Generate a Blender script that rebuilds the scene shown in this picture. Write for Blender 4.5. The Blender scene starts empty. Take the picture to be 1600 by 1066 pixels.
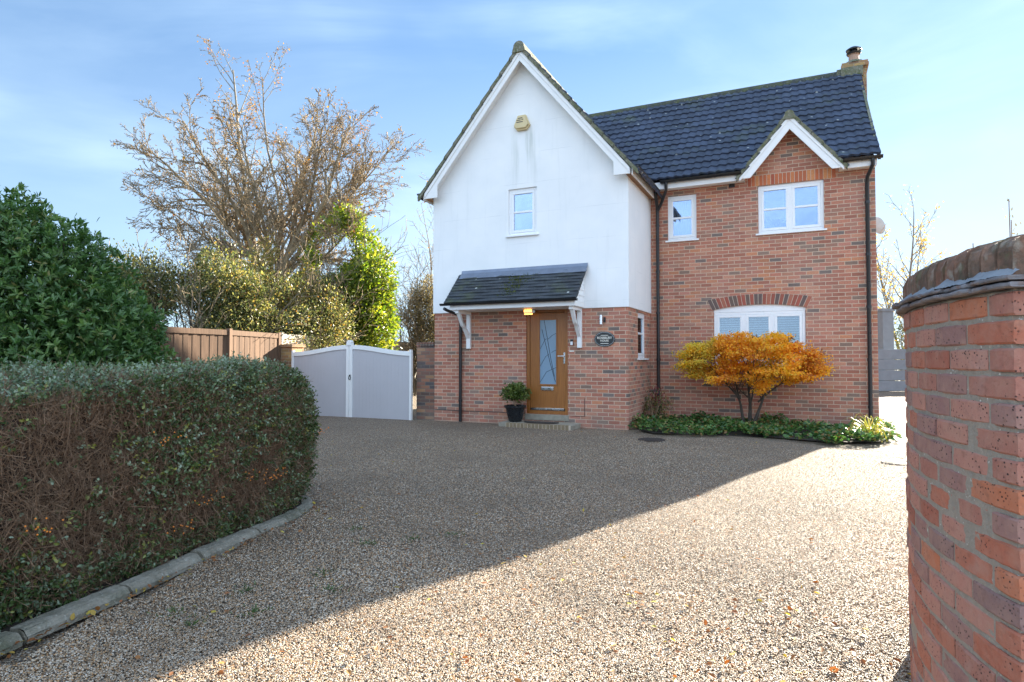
import bpy, math, random
import numpy as np
from mathutils import Vector, Matrix
rng = np.random.default_rng(7)
random.seed(7)
R = math.radians
S = bpy.context.scene
COL = S.collection

# ------------------------------------------------------------------ camera, sky, sun, exposure
cam = bpy.data.cameras.new('camera'); camo = bpy.data.objects.new('camera', cam); COL.objects.link(camo)
cam.sensor_width = 36; cam.lens = 974.3/1600*36; cam.clip_end = 3000; cam.clip_start = .05
camo.location = (0, 0, 1.34); camo.rotation_euler = (R(90+1.613), 0, 0); S.camera = camo
SUN_EL, SUN_AZ = R(21), math.atan2(.676, .737)           # azimuth clockwise from +Y
sunv = Vector((math.sin(SUN_AZ)*math.cos(SUN_EL), math.cos(SUN_AZ)*math.cos(SUN_EL), math.sin(SUN_EL)))
W = bpy.data.worlds.new('World'); S.world = W; W.use_nodes = True
nt = W.node_tree; nt.nodes.clear()
out = nt.nodes.new('ShaderNodeOutputWorld'); bg = nt.nodes.new('ShaderNodeBackground')
sky = nt.nodes.new('ShaderNodeTexSky'); sky.sky_type = 'NISHITA'; sky.sun_disc = False
sky.sun_elevation = SUN_EL; sky.sun_rotation = SUN_AZ; sky.air_density = 1.0; sky.dust_density = .15; sky.ozone_density = 3.0
bg.inputs[1].default_value = .07
def wn(k, **kw):
    x = nt.nodes.new('ShaderNode'+k)
    for a_, b_ in kw.items(): setattr(x, a_, b_)
    return x
def wset(x, i_, v):
    if isinstance(v, bpy.types.NodeSocket): nt.links.new(v, x.inputs[i_])
    else: x.inputs[i_].default_value = v
def wmath(op, a_, b_=0.):
    x = wn('Math', operation=op); wset(x, 0, a_); wset(x, 1, b_); return x.outputs[0]
def wrange(v, a_, b_, c_, d_):
    x = wn('MapRange'); wset(x, 0, v)
    for i_, q_ in zip((1, 2, 3, 4), (a_, b_, c_, d_)): x.inputs[i_].default_value = q_
    return x.outputs[0]
def wmix(f_, a_, b_):
    x = wn('Mix', data_type='RGBA'); wset(x, 0, f_); wset(x, 6, a_); wset(x, 7, b_); return x.outputs[2]
tc = wn('TexCoord')
# thin air: the glare near the low sun levels off instead of burning out
sp = wn('SeparateColor'); nt.links.new(sky.outputs[0], sp.inputs[0]); cc = wn('CombineColor')
for i_, cap in enumerate((2.0, 3.9, 6.8)):
    wset(cc, i_, wmath('DIVIDE', sp.outputs[i_], wmath('ADD', wmath('DIVIDE', sp.outputs[i_], cap), 1.)))
# wisps of high cloud
def wnoise(scale, rot, sz, det=9, dist=.5):
    mp = wn('Mapping'); mp.inputs['Scale'].default_value = sz; mp.inputs['Rotation'].default_value = rot; nt.links.new(tc.outputs['Generated'], mp.inputs[0])
    n_ = wn('TexNoise'); n_.inputs['Scale'].default_value = scale; n_.inputs['Detail'].default_value = det; n_.inputs['Roughness'].default_value = .55; n_.inputs['Distortion'].default_value = dist
    nt.links.new(mp.outputs[0], n_.inputs['Vector']); return n_.outputs[0]
sx = wn('SeparateXYZ'); nt.links.new(tc.outputs['Generated'], sx.inputs[0])
wisp = wmath('MULTIPLY', wrange(wnoise(1.3, (.1, .35, .5), (1.0, 1.4, 4.5)), .44, .80, 0, .7), wrange(wnoise(2.2, (0, 0, .3), (1, 1, 2), 3), .35, .6, .25, 1))
c1 = wmix(wisp, cc.outputs[0], (2.9, 3.7, 4.3, 1))
lowh = wrange(sx.outputs[2], .0, .45, .85, 0)
lowh = wmath('MULTIPLY', lowh, wrange(sx.outputs[0], -.65, .35, .35, 1))
c1 = wmix(lowh, c1, (2.75, 3.2, 3.5, 1))
fill_cloud = wmath('MULTIPLY', wrange(sx.outputs[1], .25, -.35, 0, 1), wrange(wnoise(2.0, (0, 0, .2), (1, 1, 2.2)), .3, .6, .35, 1))  # unseen bright cloud behind the camera, added to lift the light on the facade
c1 = wmix(fill_cloud, c1, (4.2, 5.35, 6.9, 1))
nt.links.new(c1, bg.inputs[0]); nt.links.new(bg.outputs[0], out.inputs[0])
sl = bpy.data.lights.new('sun', 'SUN'); sl.energy = 5.0; sl.angle = R(.5); sl.color = (1, .91, .75)
so = bpy.data.objects.new('sun', sl); COL.objects.link(so); so.rotation_euler = (-sunv).to_track_quat('-Z', 'Y').to_euler(); so.location = (20, 20, 20)
S.view_settings.view_transform = 'Standard'; S.view_settings.look = 'None'; S.view_settings.gamma = 1; S.view_settings.exposure = 2.46
S.cycles.max_bounces = 8; S.cycles.transparent_max_bounces = 12

# ------------------------------------------------------------------ helpers: objects
def tag(o, label=None, cat=None, group=None, kind=None):
    if label: o['label'] = label
    if cat: o['category'] = cat
    if group: o['group'] = group
    if kind: o['kind'] = kind
    return o
def empty(name, loc=(0, 0, 0), rz=0, **k):
    o = bpy.data.objects.new(name, None); COL.objects.link(o); o.location = loc; o.rotation_euler = (0, 0, rz); o.empty_display_size = .3
    return tag(o, **k)

class MB:
    """collects polygons; builds ONE mesh object with metric box UVs and a per-face random value"""
    def __init__(s): s.v = []; s.f = []; s.r = []; s.uv = {}
    def poly(s, pts, r=None, uv=None):
        i = len(s.v); s.v += [tuple(p) for p in pts]; s.f.append(tuple(range(i, i+len(pts)))); s.r.append(random.random() if r is None else r)
        if uv: s.uv[len(s.f)-1] = uv
        return s
    def box(s, a, b, r=None, mat=None):
        r = random.random() if r is None else r
        x0, y0, z0 = a; x1, y1, z1 = b
        P = [(x0,y0,z0),(x1,y0,z0),(x1,y1,z0),(x0,y1,z0),(x0,y0,z1),(x1,y0,z1),(x1,y1,z1),(x0,y1,z1)]
        if mat: P = [tuple(mat @ Vector(p)) for p in P]
        i = len(s.v); s.v += P
        for q in ((0,3,2,1),(4,5,6,7),(0,1,5,4),(1,2,6,5),(2,3,7,6),(3,0,4,7)):
            s.f.append(tuple(i+k for k in q)); s.r.append(r)
        return s
    def prism(s, pts, d, r=None):
        """extrude polygon pts (3D) by vector d"""
        r = random.random() if r is None else r
        n = len(pts); i = len(s.v); d = Vector(d)
        s.v += [tuple(p) for p in pts] + [tuple(Vector(p)+d) for p in pts]
        s.f.append(tuple(range(i, i+n))); s.f.append(tuple(range(i+2*n-1, i+n-1, -1))); s.r += [r, r]
        for k in range(n):
            j = (k+1) % n; s.f.append((i+k, i+n+k, i+n+j, i+j)); s.r.append(r)
        return s
    def tube(s, path, rad, n=8, r=None, cap=True):
        r = random.random() if r is None else r
        P = [Vector(p) for p in path]; rad = rad if hasattr(rad, '__len__') else [rad]*len(P)
        base = len(s.v); X = None
        for k, p in enumerate(P):
            t = (P[min(k+1, len(P)-1)] - P[max(k-1, 0)]).normalized()
            if X is None: X = t.orthogonal().normalized()
            X = (X - t*X.dot(t))
            X = X.normalized() if X.length > 1e-6 else t.orthogonal().normalized()
            Y = t.cross(X)
            for a in range(n):
                an = 2*math.pi*a/n; s.v.append(tuple(p + (X*math.cos(an)+Y*math.sin(an))*rad[k]))
        for k in range(len(P)-1):
            for a in range(n):
                b = (a+1) % n; o = base+k*n
                s.f.append((o+a, o+b, o+n+b, o+n+a)); s.r.append(r)
        if cap:
            s.f.append(tuple(base+a for a in range(n-1, -1, -1))); o = base+(len(P)-1)*n; s.f.append(tuple(o+a for a in range(n))); s.r += [r, r]
        return s
    def lathe(s, prof, c=(0, 0, 0), n=24, sx=1, sy=1, r=None):
        r = random.random() if r is None else r
        base = len(s.v)
        for (rad, z) in prof:
            for a in range(n):
                an = 2*math.pi*a/n; s.v.append((c[0]+rad*sx*math.cos(an), c[1]+rad*sy*math.sin(an), c[2]+z))
        for k in range(len(prof)-1):
            for a in range(n):
                b = (a+1) % n; o = base+k*n; s.f.append((o+a, o+b, o+n+b, o+n+a)); s.r.append(r)
        s.f.append(tuple(base+a for a in range(n-1, -1, -1))); o = base+(len(prof)-1)*n; s.f.append(tuple(o+a for a in range(n))); s.r += [r, r]
        return s
    def build(s, name, mat, parent=None, smooth=False, bevel=0, loc=None, **k):
        me = bpy.data.meshes.new(name); me.from_pydata(s.v, [], s.f); me.update()
        uvl = me.uv_layers.new(name='UVMap'); co = s.v
        for p in me.polygons:
            if p.index in s.uv:
                for li, q in zip(p.loop_indices, s.uv[p.index]): uvl.data[li].uv = q
                continue
            n = p.normal; ax = max(range(3), key=lambda i: abs(n[i]))
            for li, vi in zip(p.loop_indices, p.vertices):
                x, y, z = co[vi]
                uvl.data[li].uv = (y, z) if ax == 0 else ((x, z) if ax == 1 else (x, y))
        at = me.attributes.new('rnd', 'FLOAT', 'FACE'); at.data.foreach_set('value', s.r)
        me.materials.append(mat)
        if smooth:
            for p in me.polygons: p.use_smooth = True
            if smooth != 'all': me.set_sharp_from_angle(angle=R(40))
        o = bpy.data.objects.new(name, me); COL.objects.link(o)
        if parent: o.parent = parent
        if loc: o.location = loc
        if bevel:
            m = o.modifiers.new('bevel', 'BEVEL'); m.width = bevel; m.segments = 2; m.limit_method = 'ANGLE'
        return tag(o, **k)

def np_mesh(name, V, F, rnd, mat, parent=None, smooth=False, **k):
    """V (n,3), F (m,4) quads, rnd per vertex"""
    me = bpy.data.meshes.new(name); V = np.asarray(V, np.float32); F = np.asarray(F, np.int32); m, q = F.shape
    me.vertices.add(len(V)); me.vertices.foreach_set('co', V.ravel())
    me.loops.add(m*q); me.loops.foreach_set('vertex_index', F.ravel())
    me.polygons.add(m); me.polygons.foreach_set('loop_start', np.arange(0, m*q, q, dtype=np.int32))
    me.update(calc_edges=True); me.validate()
    at = me.attributes.new('rnd', 'FLOAT', 'POINT'); at.data.foreach_set('value', np.asarray(rnd, np.float32))
    if smooth: me.polygons.foreach_set('use_smooth', np.ones(m, bool))
    me.materials.append(mat)
    o = bpy.data.objects.new(name, me); COL.objects.link(o)
    if parent: o.parent = parent
    return tag(o, **k)

def unit(a): return a/np.maximum(np.linalg.norm(a, axis=-1, keepdims=True), 1e-9)
def leaves(P, D, L, wid=.45, fold=.25, nrm=None, jit=.6, rnd=None):
    """leaf blades: base points P, pointing along D, length L; two quads folded on the midrib"""
    n = len(P); D = unit(D + rng.normal(0, jit*.5, (n, 3)))
    N = rng.normal(0, 1, (n, 3)) if nrm is None else nrm + rng.normal(0, jit, (n, 3))
    Sd = unit(np.cross(D, N)); N = np.cross(Sd, D)
    L = np.broadcast_to(np.asarray(L, float), (n,))[:, None]; w = L*wid*.5
    V = np.stack([P, P+D*L*.35-Sd*w+N*w*fold, P+D*L*.75-Sd*w*.75+N*w*fold*.8, P+D*L-N*L*.06, P+D*L*.75+Sd*w*.75+N*w*fold*.8, P+D*L*.35+Sd*w+N*w*fold], 1).reshape(-1, 3)
    b = (np.arange(n)*6)[:, None]
    F = np.concatenate([b+np.array([0, 1, 2, 3]), b+np.array([0, 3, 4, 5])], 0)
    rr = rng.random(n) if rnd is None else rnd
    return V, F, np.repeat(rr, 6)
def rods(A, B, ra, rb, rnd=None):
    n = len(A); D = unit(B-A); X = unit(np.cross(D, rng.normal(0, 1, (n, 3)))); Y = np.cross(D, X)
    ra = np.broadcast_to(np.asarray(ra, float), (n,))[:, None]; rb = np.broadcast_to(np.asarray(rb, float), (n,))[:, None]
    V = []
    for P, r_ in ((A, ra), (B, rb)):
        for a in range(3):
            an = 2*math.pi*a/3; V.append(P + (X*math.cos(an)+Y*math.sin(an))*r_)
    V = np.stack(V, 1).reshape(-1, 3); b = (np.arange(n)*6)[:, None]
    F = np.concatenate([b+np.array([a, (a+1) % 3, 3+(a+1) % 3, 3+a]) for a in range(3)], 0)
    return V, F, np.repeat(rng.random(n) if rnd is None else rnd, 6)
def joinm(*parts):
    Vs, Fs, Rs, o = [], [], [], 0
    for V, F, r in parts: Vs.append(V); Fs.append(F+o); Rs.append(r); o += len(V)
    return np.concatenate(Vs), np.concatenate(Fs), np.concatenate(Rs)
_ph = rng.uniform(0, 6.28, (24, 3)); _fr = rng.normal(0, 1, (24, 3))
def snoise(P, sc=1.0):
    a = np.zeros(len(P))
    for k in range(24): a += np.sin(P @ (_fr[k]*sc*(1+.12*k)) + _ph[k, 0])/(1+.08*k)
    return a/4.0

# ------------------------------------------------------------------ helpers: materials
class NT:
    def __init__(s, name):
        s.m = bpy.data.materials.new(name); s.m.use_nodes = True; s.t = s.m.node_tree; s.t.nodes.clear()
        s.o = s.n('OutputMaterial'); s.p = s.n('BsdfPrincipled'); s.l(s.p.outputs[0], s.o.inputs[0])
    def n(s, k, **kw):
        x = s.t.nodes.new('ShaderNode'+k)
        for a, b in kw.items(): setattr(x, a, b)
        return x
    def l(s, a, b): s.t.links.new(a, b)
    def set(s, node, i, v):
        if hasattr(v, 'is_linked') or isinstance(v, bpy.types.NodeSocket): s.l(v, node.inputs[i])
        else: node.inputs[i].default_value = v
    def math(s, op, a, b=0., c=None):
        x = s.n('Math', operation=op); s.set(x, 0, a); s.set(x, 1, b)
        if c is not None: s.set(x, 2, c)
        return x.outputs[0]
    def mix(s, f, a, b):
        x = s.n('Mix', data_type='RGBA'); s.set(x, 0, f)
        for i, v in ((6, a), (7, b)): s.set(x, i, (*v, 1) if isinstance(v, tuple) and len(v) == 3 else v)
        return x.outputs[2]
    def noise(s, vec, scale, detail=4, rough=.55, dim='3D'):
        x = s.n('TexNoise', noise_dimensions=dim)
        if vec is not None: s.l(vec, x.inputs['Vector'])
        x.inputs['Scale'].default_value = scale; x.inputs['Detail'].default_value = detail; x.inputs['Roughness'].default_value = rough
        return x.outputs[0]
    def rng(s, v, a, b, c=0., d=1.):
        x = s.n('MapRange'); s.set(x, 0, v)
        for i, q in zip((1, 2, 3, 4), (a, b, c, d)): x.inputs[i].default_value = q
        return x.outputs[0]
    def ramp(s, v, stops, const=False):
        x = s.n('ValToRGB'); s.l(v, x.inputs[0]); e = x.color_ramp.elements
        if const: x.color_ramp.interpolation = 'CONSTANT'
        while len(e) < len(stops): e.new(.5)
        for q, (p, c) in zip(e, stops): q.position = p; q.color = (*c, 1)
        return x.outputs[0]
    def map(s, vec, sc):
        x = s.n('Mapping'); s.l(vec, x.inputs[0]); x.inputs['Scale'].default_value = sc; return x.outputs[0]
    def bump(s, h, strength=.5, dist=.01):
        x = s.n('Bump'); s.l(h, x.inputs['Height']); x.inputs['Strength'].default_value = strength; x.inputs['Distance'].default_value = dist
        s.l(x.outputs[0], s.p.inputs['Normal']); return x
    def col(s, c): s.set(s.p, 'Base Color', (*c, 1) if isinstance(c, tuple) else c)
    def rough(s, r): s.set(s.p, 'Roughness', r)
    def obj(s): return s.n('TexCoord').outputs['Object']
    def uv(s): return s.n('TexCoord').outputs['UV']
    def attr(s, nm='rnd'): return s.n('Attribute', attribute_name=nm).outputs['Fac']

def plain(name, c, rough=.5, metal=0, var=.12, sc=6, bump=0.1, bsc=60):
    t = NT(name); o = t.obj(); f = t.noise(o, sc, 5)
    lo = tuple(x*(1-var) for x in c); hi = tuple(min(1, x*(1+var)) for x in c)
    t.col(t.mix(f, lo, hi)); t.rough(t.rng(t.noise(o, sc*3), .3, .7, max(.03, rough-.08), min(1, rough+.08))); t.p.inputs['Metallic'].default_value = metal
    if bump: t.bump(t.noise(o, bsc, 3), bump, .004)
    return t.m

BRICK_STOPS = [(0, (.42,.160,.102)), (.16, (.46,.188,.118)), (.32, (.37,.138,.088)), (.46, (.47,.212,.132)), (.58, (.42,.176,.122)), (.70, (.48,.195,.100)), (.78, (.34,.165,.112)), (.885, (.23,.15,.11)), (.955, (.155,.122,.105))]
def brick_mat(name, stops, mortar, w=.225, h=.075, m=.011):
    t = NT(name); sx = t.n('SeparateXYZ'); t.l(t.uv(), sx.inputs[0]); o = t.obj()
    wob = t.math('MULTIPLY', t.math('SUBTRACT', t.noise(o, 9, 3), .5), .010)
    x = t.math('ADD', sx.outputs[0], 50.); y = t.math('ADD', t.math('ADD', sx.outputs[1], 30.), wob)
    row = t.math('FLOOR', t.math('DIVIDE', y, h)); off = t.math('MULTIPLY', t.math('MODULO', row, 2.), .5)
    cx = t.math('ADD', t.math('DIVIDE', x, w), off); ci = t.math('FLOOR', cx)
    fx = t.math('MULTIPLY', t.math('FRACT', cx), w); fy = t.math('MULTIPLY', t.math('FRACT', t.math('DIVIDE', y, h)), h)
    d = t.math('MINIMUM', t.math('MINIMUM', fx, t.math('SUBTRACT', w, fx)), t.math('MINIMUM', fy, t.math('SUBTRACT', h, fy)))
    d = t.math('ADD', d, t.math('MULTIPLY', t.math('SUBTRACT', t.noise(o, 60, 3), .5), .006))
    mask = t.rng(d, m/2-.001, m/2+.002)
    cv = t.n('CombineXYZ'); t.l(ci, cv.inputs[0]); t.l(row, cv.inputs[1])
    wn = t.n('TexWhiteNoise', noise_dimensions='2D'); t.l(cv.outputs[0], wn.inputs['Vector'])
    c = t.ramp(wn.outputs['Value'], stops, True)
    hs = t.n('HueSaturation'); t.l(c, hs.inputs['Color']); t.l(t.rng(wn.outputs['Color'], 0, 1, .8, 1.22), hs.inputs['Value'])
    c = t.mix(t.rng(t.noise(o, 45, 4), .45, .75, 0, .45), hs.outputs[0], (.16,.10,.085))
    c = t.mix(t.rng(t.noise(o, 1.1, 5), .5, .8, 0, .30), c, (.46,.33,.27))
    mo = t.mix(t.noise(o, 30, 4), tuple(q*.75 for q in mortar), tuple(min(1, q*1.15) for q in mortar))
    c = t.mix(mask, mo, c)
    # rising damp and dust near the ground
    gz = t.n('SeparateXYZ'); t.l(o, gz.inputs[0])
    st = t.math('MULTIPLY', t.rng(gz.outputs[2], .0, .42, 1, 0), t.rng(t.noise(o, 4, 5), .35, .65))
    c = t.mix(t.math('MULTIPLY', st, .5), c, (.20,.17,.14))
    t.col(c); t.rough(.88)
    t.bump(t.math('ADD', mask, t.math('MULTIPLY', t.noise(o, 120, 4), .5)), .55, .006)
    return t.m

def leaf_mat(name, stops, trans=.35, rough=.42, spec=.5):
    t = NT(name); c = t.ramp(t.attr(), stops)
    c2 = t.mix(t.rng(t.noise(t.obj(), 2.2, 3), .35, .7, 0, .35), c, tuple(x*.55 for x in stops[0][1]))
    t.col(c2); t.rough(rough); t.p.inputs['Specular IOR Level'].default_value = spec
    tr = t.n('BsdfTranslucent'); hs = t.n('HueSaturation'); hs.inputs['Saturation'].default_value = 1.15; hs.inputs['Value'].default_value = 1.5; t.l(c2, hs.inputs['Color']); t.l(hs.outputs[0], tr.inputs[0])
    mxs = t.n('MixShader'); mxs.inputs[0].default_value = trans; t.l(t.p.outputs[0], mxs.inputs[1]); t.l(tr.outputs[0], mxs.inputs[2]); t.l(mxs.outputs[0], t.o.inputs[0])
    return t.m
def bark_mat(name, a, b, sc=9):
    t = NT(name); o = t.map(t.obj(), (1, 1, .3)); t.col(t.mix(t.rng(t.noise(o, sc, 6), .3, .7), a, b)); t.rough(.9); t.bump(t.noise(o, sc*4, 5), .6, .01); return t.m

M = {}
M['brick'] = brick_mat('red_brick', BRICK_STOPS, (.56,.42,.31))
M['brick_dark'] = brick_mat('weathered_brick', [(0,(.17,.085,.06)),(.25,(.23,.10,.065)),(.45,(.11,.07,.055)),(.6,(.26,.12,.07)),(.75,(.075,.065,.065)),(.9,(.3,.16,.08))], (.17,.15,.12))
M['brick_yellow'] = brick_mat('ochre_brick', [(0,(.34,.22,.09)),(.3,(.40,.26,.10)),(.5,(.28,.15,.07)),(.7,(.36,.2,.09)),(.9,(.2,.12,.07))], (.36,.30,.2))
# white painted render: faint board joints, vertical grime under the alarm box
t = NT('white_render'); o = t.obj(); s = t.n('SeparateXYZ'); t.l(o, s.inputs[0])
c = t.mix(t.rng(t.noise(o, 1.4, 6), .35, .7), (.84,.845,.84), (.77,.785,.79))
streak = t.noise(t.map(o, (9, 9, .7)), 1.0, 5)
mu = t.rng(t.math('ABSOLUTE', t.math('ADD', s.outputs[0], 2.12)), .0, .42, 1, 0); mz = t.math('MULTIPLY', t.rng(s.outputs[2], 4.9, 5.6), t.rng(s.outputs[2], 5.95, 6.1, 1, 0))
c = t.mix(t.math('MULTIPLY', t.math('MULTIPLY', mu, mz), t.rng(streak, .46, .72, 0, .75)), c, (.30,.34,.26))
c = t.mix(t.rng(streak, .58, .8, 0, .22), c, (.50,.53,.52))
jn = t.rng(t.math('PINGPONG', t.math('ADD', s.outputs[2], t.math('MULTIPLY', t.noise(o, 2, 3), .03)), .31), 0., .006, 1, 0)
c = t.mix(t.math('MULTIPLY', jn, t.rng(t.noise(o, 1.7, 2), .45, .65, 0, .55)), c, (.48,.50,.51))
t.col(c); t.rough(.62); t.bump(t.math('ADD', t.noise(o, 40, 4), t.math('MULTIPLY', jn, -.4)), .18, .006); M['render'] = t.m
# roof tiles: dark slate concrete, lichen and moss
def tile_mat(name, base, moss):
    t = NT(name); o = t.obj()
    c = t.mix(t.attr(), tuple(q*.7 for q in base), tuple(q*1.35 for q in base))
    c = t.mix(t.rng(t.noise(o, 14, 5), .4, .75, 0, .5), c, tuple(q*1.9 for q in base))
    c = t.mix(t.rng(t.noise(o, .7, 4), .42, .66, 0, .45), c, tuple(q*.55 for q in base)); c = t.mix(t.rng(t.noise(o, 1.3, 7, .65), .56, .74, 0, moss), c, (.07,.085,.025))
    v = t.n('TexVoronoi', feature='F1'); t.l(o, v.inputs['Vector']); v.inputs['Scale'].default_value = 5.5
    sp = t.math('MULTIPLY', t.rng(v.outputs['Distance'], .10, .17, 1, 0), t.rng(v.outputs['Color'], .68, .72))
    c = t.mix(t.math('MULTIPLY', sp, .85), c, (.50,.52,.48))
    t.col(c); t.rough(t.rng(t.noise(o, 20), .3, .7, .5, .75)); t.bump(t.noise(o, 90, 4), .25, .004); return t.m
M['tile'] = tile_mat('slate_grey_tile', (.034,.045,.074), .6)
M['tile_mossy'] = tile_mat('mossy_tile', (.030,.036,.044), .95)
t = NT('mossy_mortar'); o = t.obj(); c = t.mix(t.rng(t.noise(o, 7, 7, .65), .35, .65), (.20,.19,.15), (.10,.115,.05)); c = t.mix(t.rng(t.noise(o, 25, 4), .55, .7), c, (.30,.29,.24)); t.col(c); t.rough(.95); t.bump(t.noise(o, 35, 6), .9, .02); M['moss'] = t.m
t = NT('ridge_tile'); o = t.obj(); c = t.mix(t.rng(t.noise(o, 6, 7, .65), .4, .62), (.045,.05,.05), (.085,.095,.04)); c = t.mix(t.rng(t.noise(o, 30, 4), .58, .7), c, (.26,.26,.22)); t.col(c); t.rough(.9); t.bump(t.noise(o, 35, 6), .9, .02); M['ridge'] = t.m
M['upvc'] = plain('white_plastic', (.80,.81,.82), .32, var=.03, bump=0)
M['paint'] = plain('white_paint', (.78,.78,.77), .45, var=.05, sc=9, bump=.12)
M['black'] = plain('black_plastic', (.014,.015,.017), .34, var=.2, bump=.03)
M['steel'] = plain('brushed_steel', (.62,.63,.64), .25, 1, var=.06, bump=0)
M['lead'] = plain('lead_flashing', (.17,.20,.26), .42, .55, var=.25, sc=5, bump=.3, bsc=18)
M['soil'] = plain('dark_soil', (.035,.026,.018), .95, var=.4, sc=14, bump=.9, bsc=30)
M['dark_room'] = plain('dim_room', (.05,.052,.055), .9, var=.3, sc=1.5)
M['curtain'] = plain('net_curtain', (.62,.64,.66), .9, var=.15, sc=12)
M['cream'] = plain('cream_plastic', (.62,.50,.27), .4, var=.12, bump=0)
M['ink'] = plain('dark_print', (.03,.03,.03), .6, var=.05, bump=0)
M['gilt'] = plain('cream_lettering', (.72,.69,.60), .5, var=.05, bump=0)
M['plate'] = plain('slate_nameplate', (.012,.014,.015), .3, var=.1, bump=0)
M['terracotta'] = plain('terracotta_pot', (.42,.26,.18), .8, var=.15)
M['wood_soffit'] = plain('bare_timber', (.30,.17,.09), .8, var=.3)
M['concrete'] = plain('aged_concrete', (.26,.235,.185), .95, var=.5, sc=10, bump=1, bsc=45)
M['concrete_grey'] = plain('grey_concrete', (.20,.21,.22), .9, var=.2, sc=4, bump=.4)
M['pot'] = plain('glazed_pot', (.010,.012,.015), .28, var=.2, bump=.08)
M['gate_grey'] = None
def glass_mat(name, refl, rough, tint):
    t = NT(name); g = t.n('BsdfGlossy'); g.inputs['Roughness'].default_value = rough; g.inputs['Color'].default_value = (*tint, 1)
    tr = t.n('BsdfTransparent'); tr.inputs[0].default_value = (.85,.9,.92,1); m_ = t.n('MixShader'); lw = t.n('LayerWeight'); lw.inputs[0].default_value = .3
    t.l(t.rng(lw.outputs['Fresnel'], 0, 1, refl, 1), m_.inputs[0]); t.l(tr.outputs[0], m_.inputs[1]); t.l(g.outputs[0], m_.inputs[2]); t.l(m_.outputs[0], t.o.inputs[0])
    bp = t.n('Bump'); bp.inputs['Strength'].default_value = .16; bp.inputs['Distance'].default_value = .02; t.l(t.noise(t.obj(), 2.5, 2), bp.inputs['Height']); t.l(bp.outputs[0], g.inputs['Normal'])
    return t.m
M['glass'] = glass_mat('window_glass', .40, .02, (.56,.70,.96))
M['glass_clear'] = glass_mat('clear_window_glass', .16, .02, (.8,.9,1))
t = NT('obscured_glass'); t.col((.22,.32,.42)); t.rough(.16); t.bump(t.noise(t.obj(), 60, 3), .25, .003); t.p.inputs['Specular IOR Level'].default_value = .9; M['frost'] = t.m
def wood(name, a, b, sc=(18, 18, 1.1), rough=.45, bump=.2):
    t = NT(name); o = t.map(t.obj(), sc); f = t.noise(o, 2.2, 7, .65); c = t.mix(t.rng(f, .3, .7), a, b)
    c = t.mix(t.rng(t.attr(), 0, 1, 0, .5), c, tuple(q*.6 for q in a)); t.col(c); t.rough(rough); t.bump(f, bump, .004); return t.m
M['oak'] = wood('golden_oak', (.24,.085,.018), (.42,.165,.036), (26, 26, 1.3), .38)
M['fence_brown'] = wood('brown_fence_board', (.10,.055,.032), (.21,.125,.075), (14, 14, .9), .9, .5)
M['fence_pale'] = wood('weathered_fence_board', (.42,.38,.30), (.62,.57,.48), (14, 14, .9), .9, .5)
M['gate_panel'] = plain('grey_painted_board', (.46,.45,.47), .5, var=.05, sc=3, bump=.1)
# ------------------------------------------------------------------ ground
def gravel_mat(name, sc=88.):
    t = NT(name); o = t.obj()
    v = t.n('TexVoronoi', feature='F1'); t.l(o, v.inputs['Vector']); v.inputs['Scale'].default_value = sc; v.inputs['Randomness'].default_value = 1
    sep = t.n('SeparateColor'); t.l(v.outputs['Color'], sep.inputs[0])
    c = t.ramp(sep.outputs[0], STONE, True)
    c = t.mix(t.rng(v.outputs['Distance'], .38, .75, 0, .85), c, (.055,.045,.034))
    c = t.mix(t.rng(t.noise(o, .55, 6, .6), .45, .7, 0, .4), c, (.14,.11,.08))
    c = t.mix(.22, c, (.06,.045,.03)); t.col(c); t.rough(.75); h = t.math('ADD', t.rng(v.outputs['Distance'], 0, .8, 1, 0), t.math('MULTIPLY', t.noise(o, 3, 4), .8))
    t.bump(h, 1.0, .016); return t.m
STONE = [(0,(.27,.19,.12)),(.13,(.43,.33,.225)),(.27,(.54,.45,.345)),(.40,(.37,.20,.09)),(.50,(.60,.51,.40)),(.58,(.17,.13,.095)),(.67,(.50,.29,.13)),(.77,(.31,.21,.13)),(.87,(.68,.61,.52)),(.93,(.10,.09,.08))]
M['gravel'] = gravel_mat('gravel')
t = NT('rough_grass'); o = t.obj(); t.col(t.mix(t.rng(t.noise(o, 3, 8, .7), .35, .65), (.045,.06,.02), (.10,.085,.045))); t.rough(.95); t.bump(t.noise(o, 25, 6), 1, .03); M['field'] = t.m

def sheet(name, pts, z, mat, **k):
    m = MB(); m.poly([(x, y, z) for x, y in pts]); return m.build(name, mat, **k)
sheet('ground', [(-900,-900),(900,-900),(900,1500),(-900,1500)], -.09, M['field'], kind='structure')
# driveway: gently uneven gravel
def gz_(x, y): return .006*np.sin(5.1*x+2.3*np.sin(2.1*y))*np.sin(4.3*y+1.7*np.sin(1.7*x)) + .022*np.sin(x*.9+1.3*np.sin(y*.5))*np.sin(y*.75+.6) + .012*np.sin(2.3*x+1.1*y)
def drive_grid(x0, x1, y0, y1, st):
    xs = np.arange(x0, x1+1e-6, st); ys = np.arange(y0, y1+1e-6, st); X, Y = np.meshgrid(xs, ys)
    Z = gz_(X, Y); V = np.stack([X, Y, Z], -1).reshape(-1, 3); nx = len(xs); i = np.arange(len(ys)-1)[:, None]*nx+np.arange(nx-1)[None, :]; i = i.ravel()
    return V, np.stack([i, i+1, i+nx+1, i+nx], 1)
V, F = drive_grid(-9, 24, -14, 30, .2)
V[:, 2] = V[:, 2]*np.clip((14-V[:, 1])/4, .15, 1) - .012
np_mesh('gravel_driveway', V, F, np.zeros(len(V)), M['gravel'], smooth=True, kind='structure')

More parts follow.
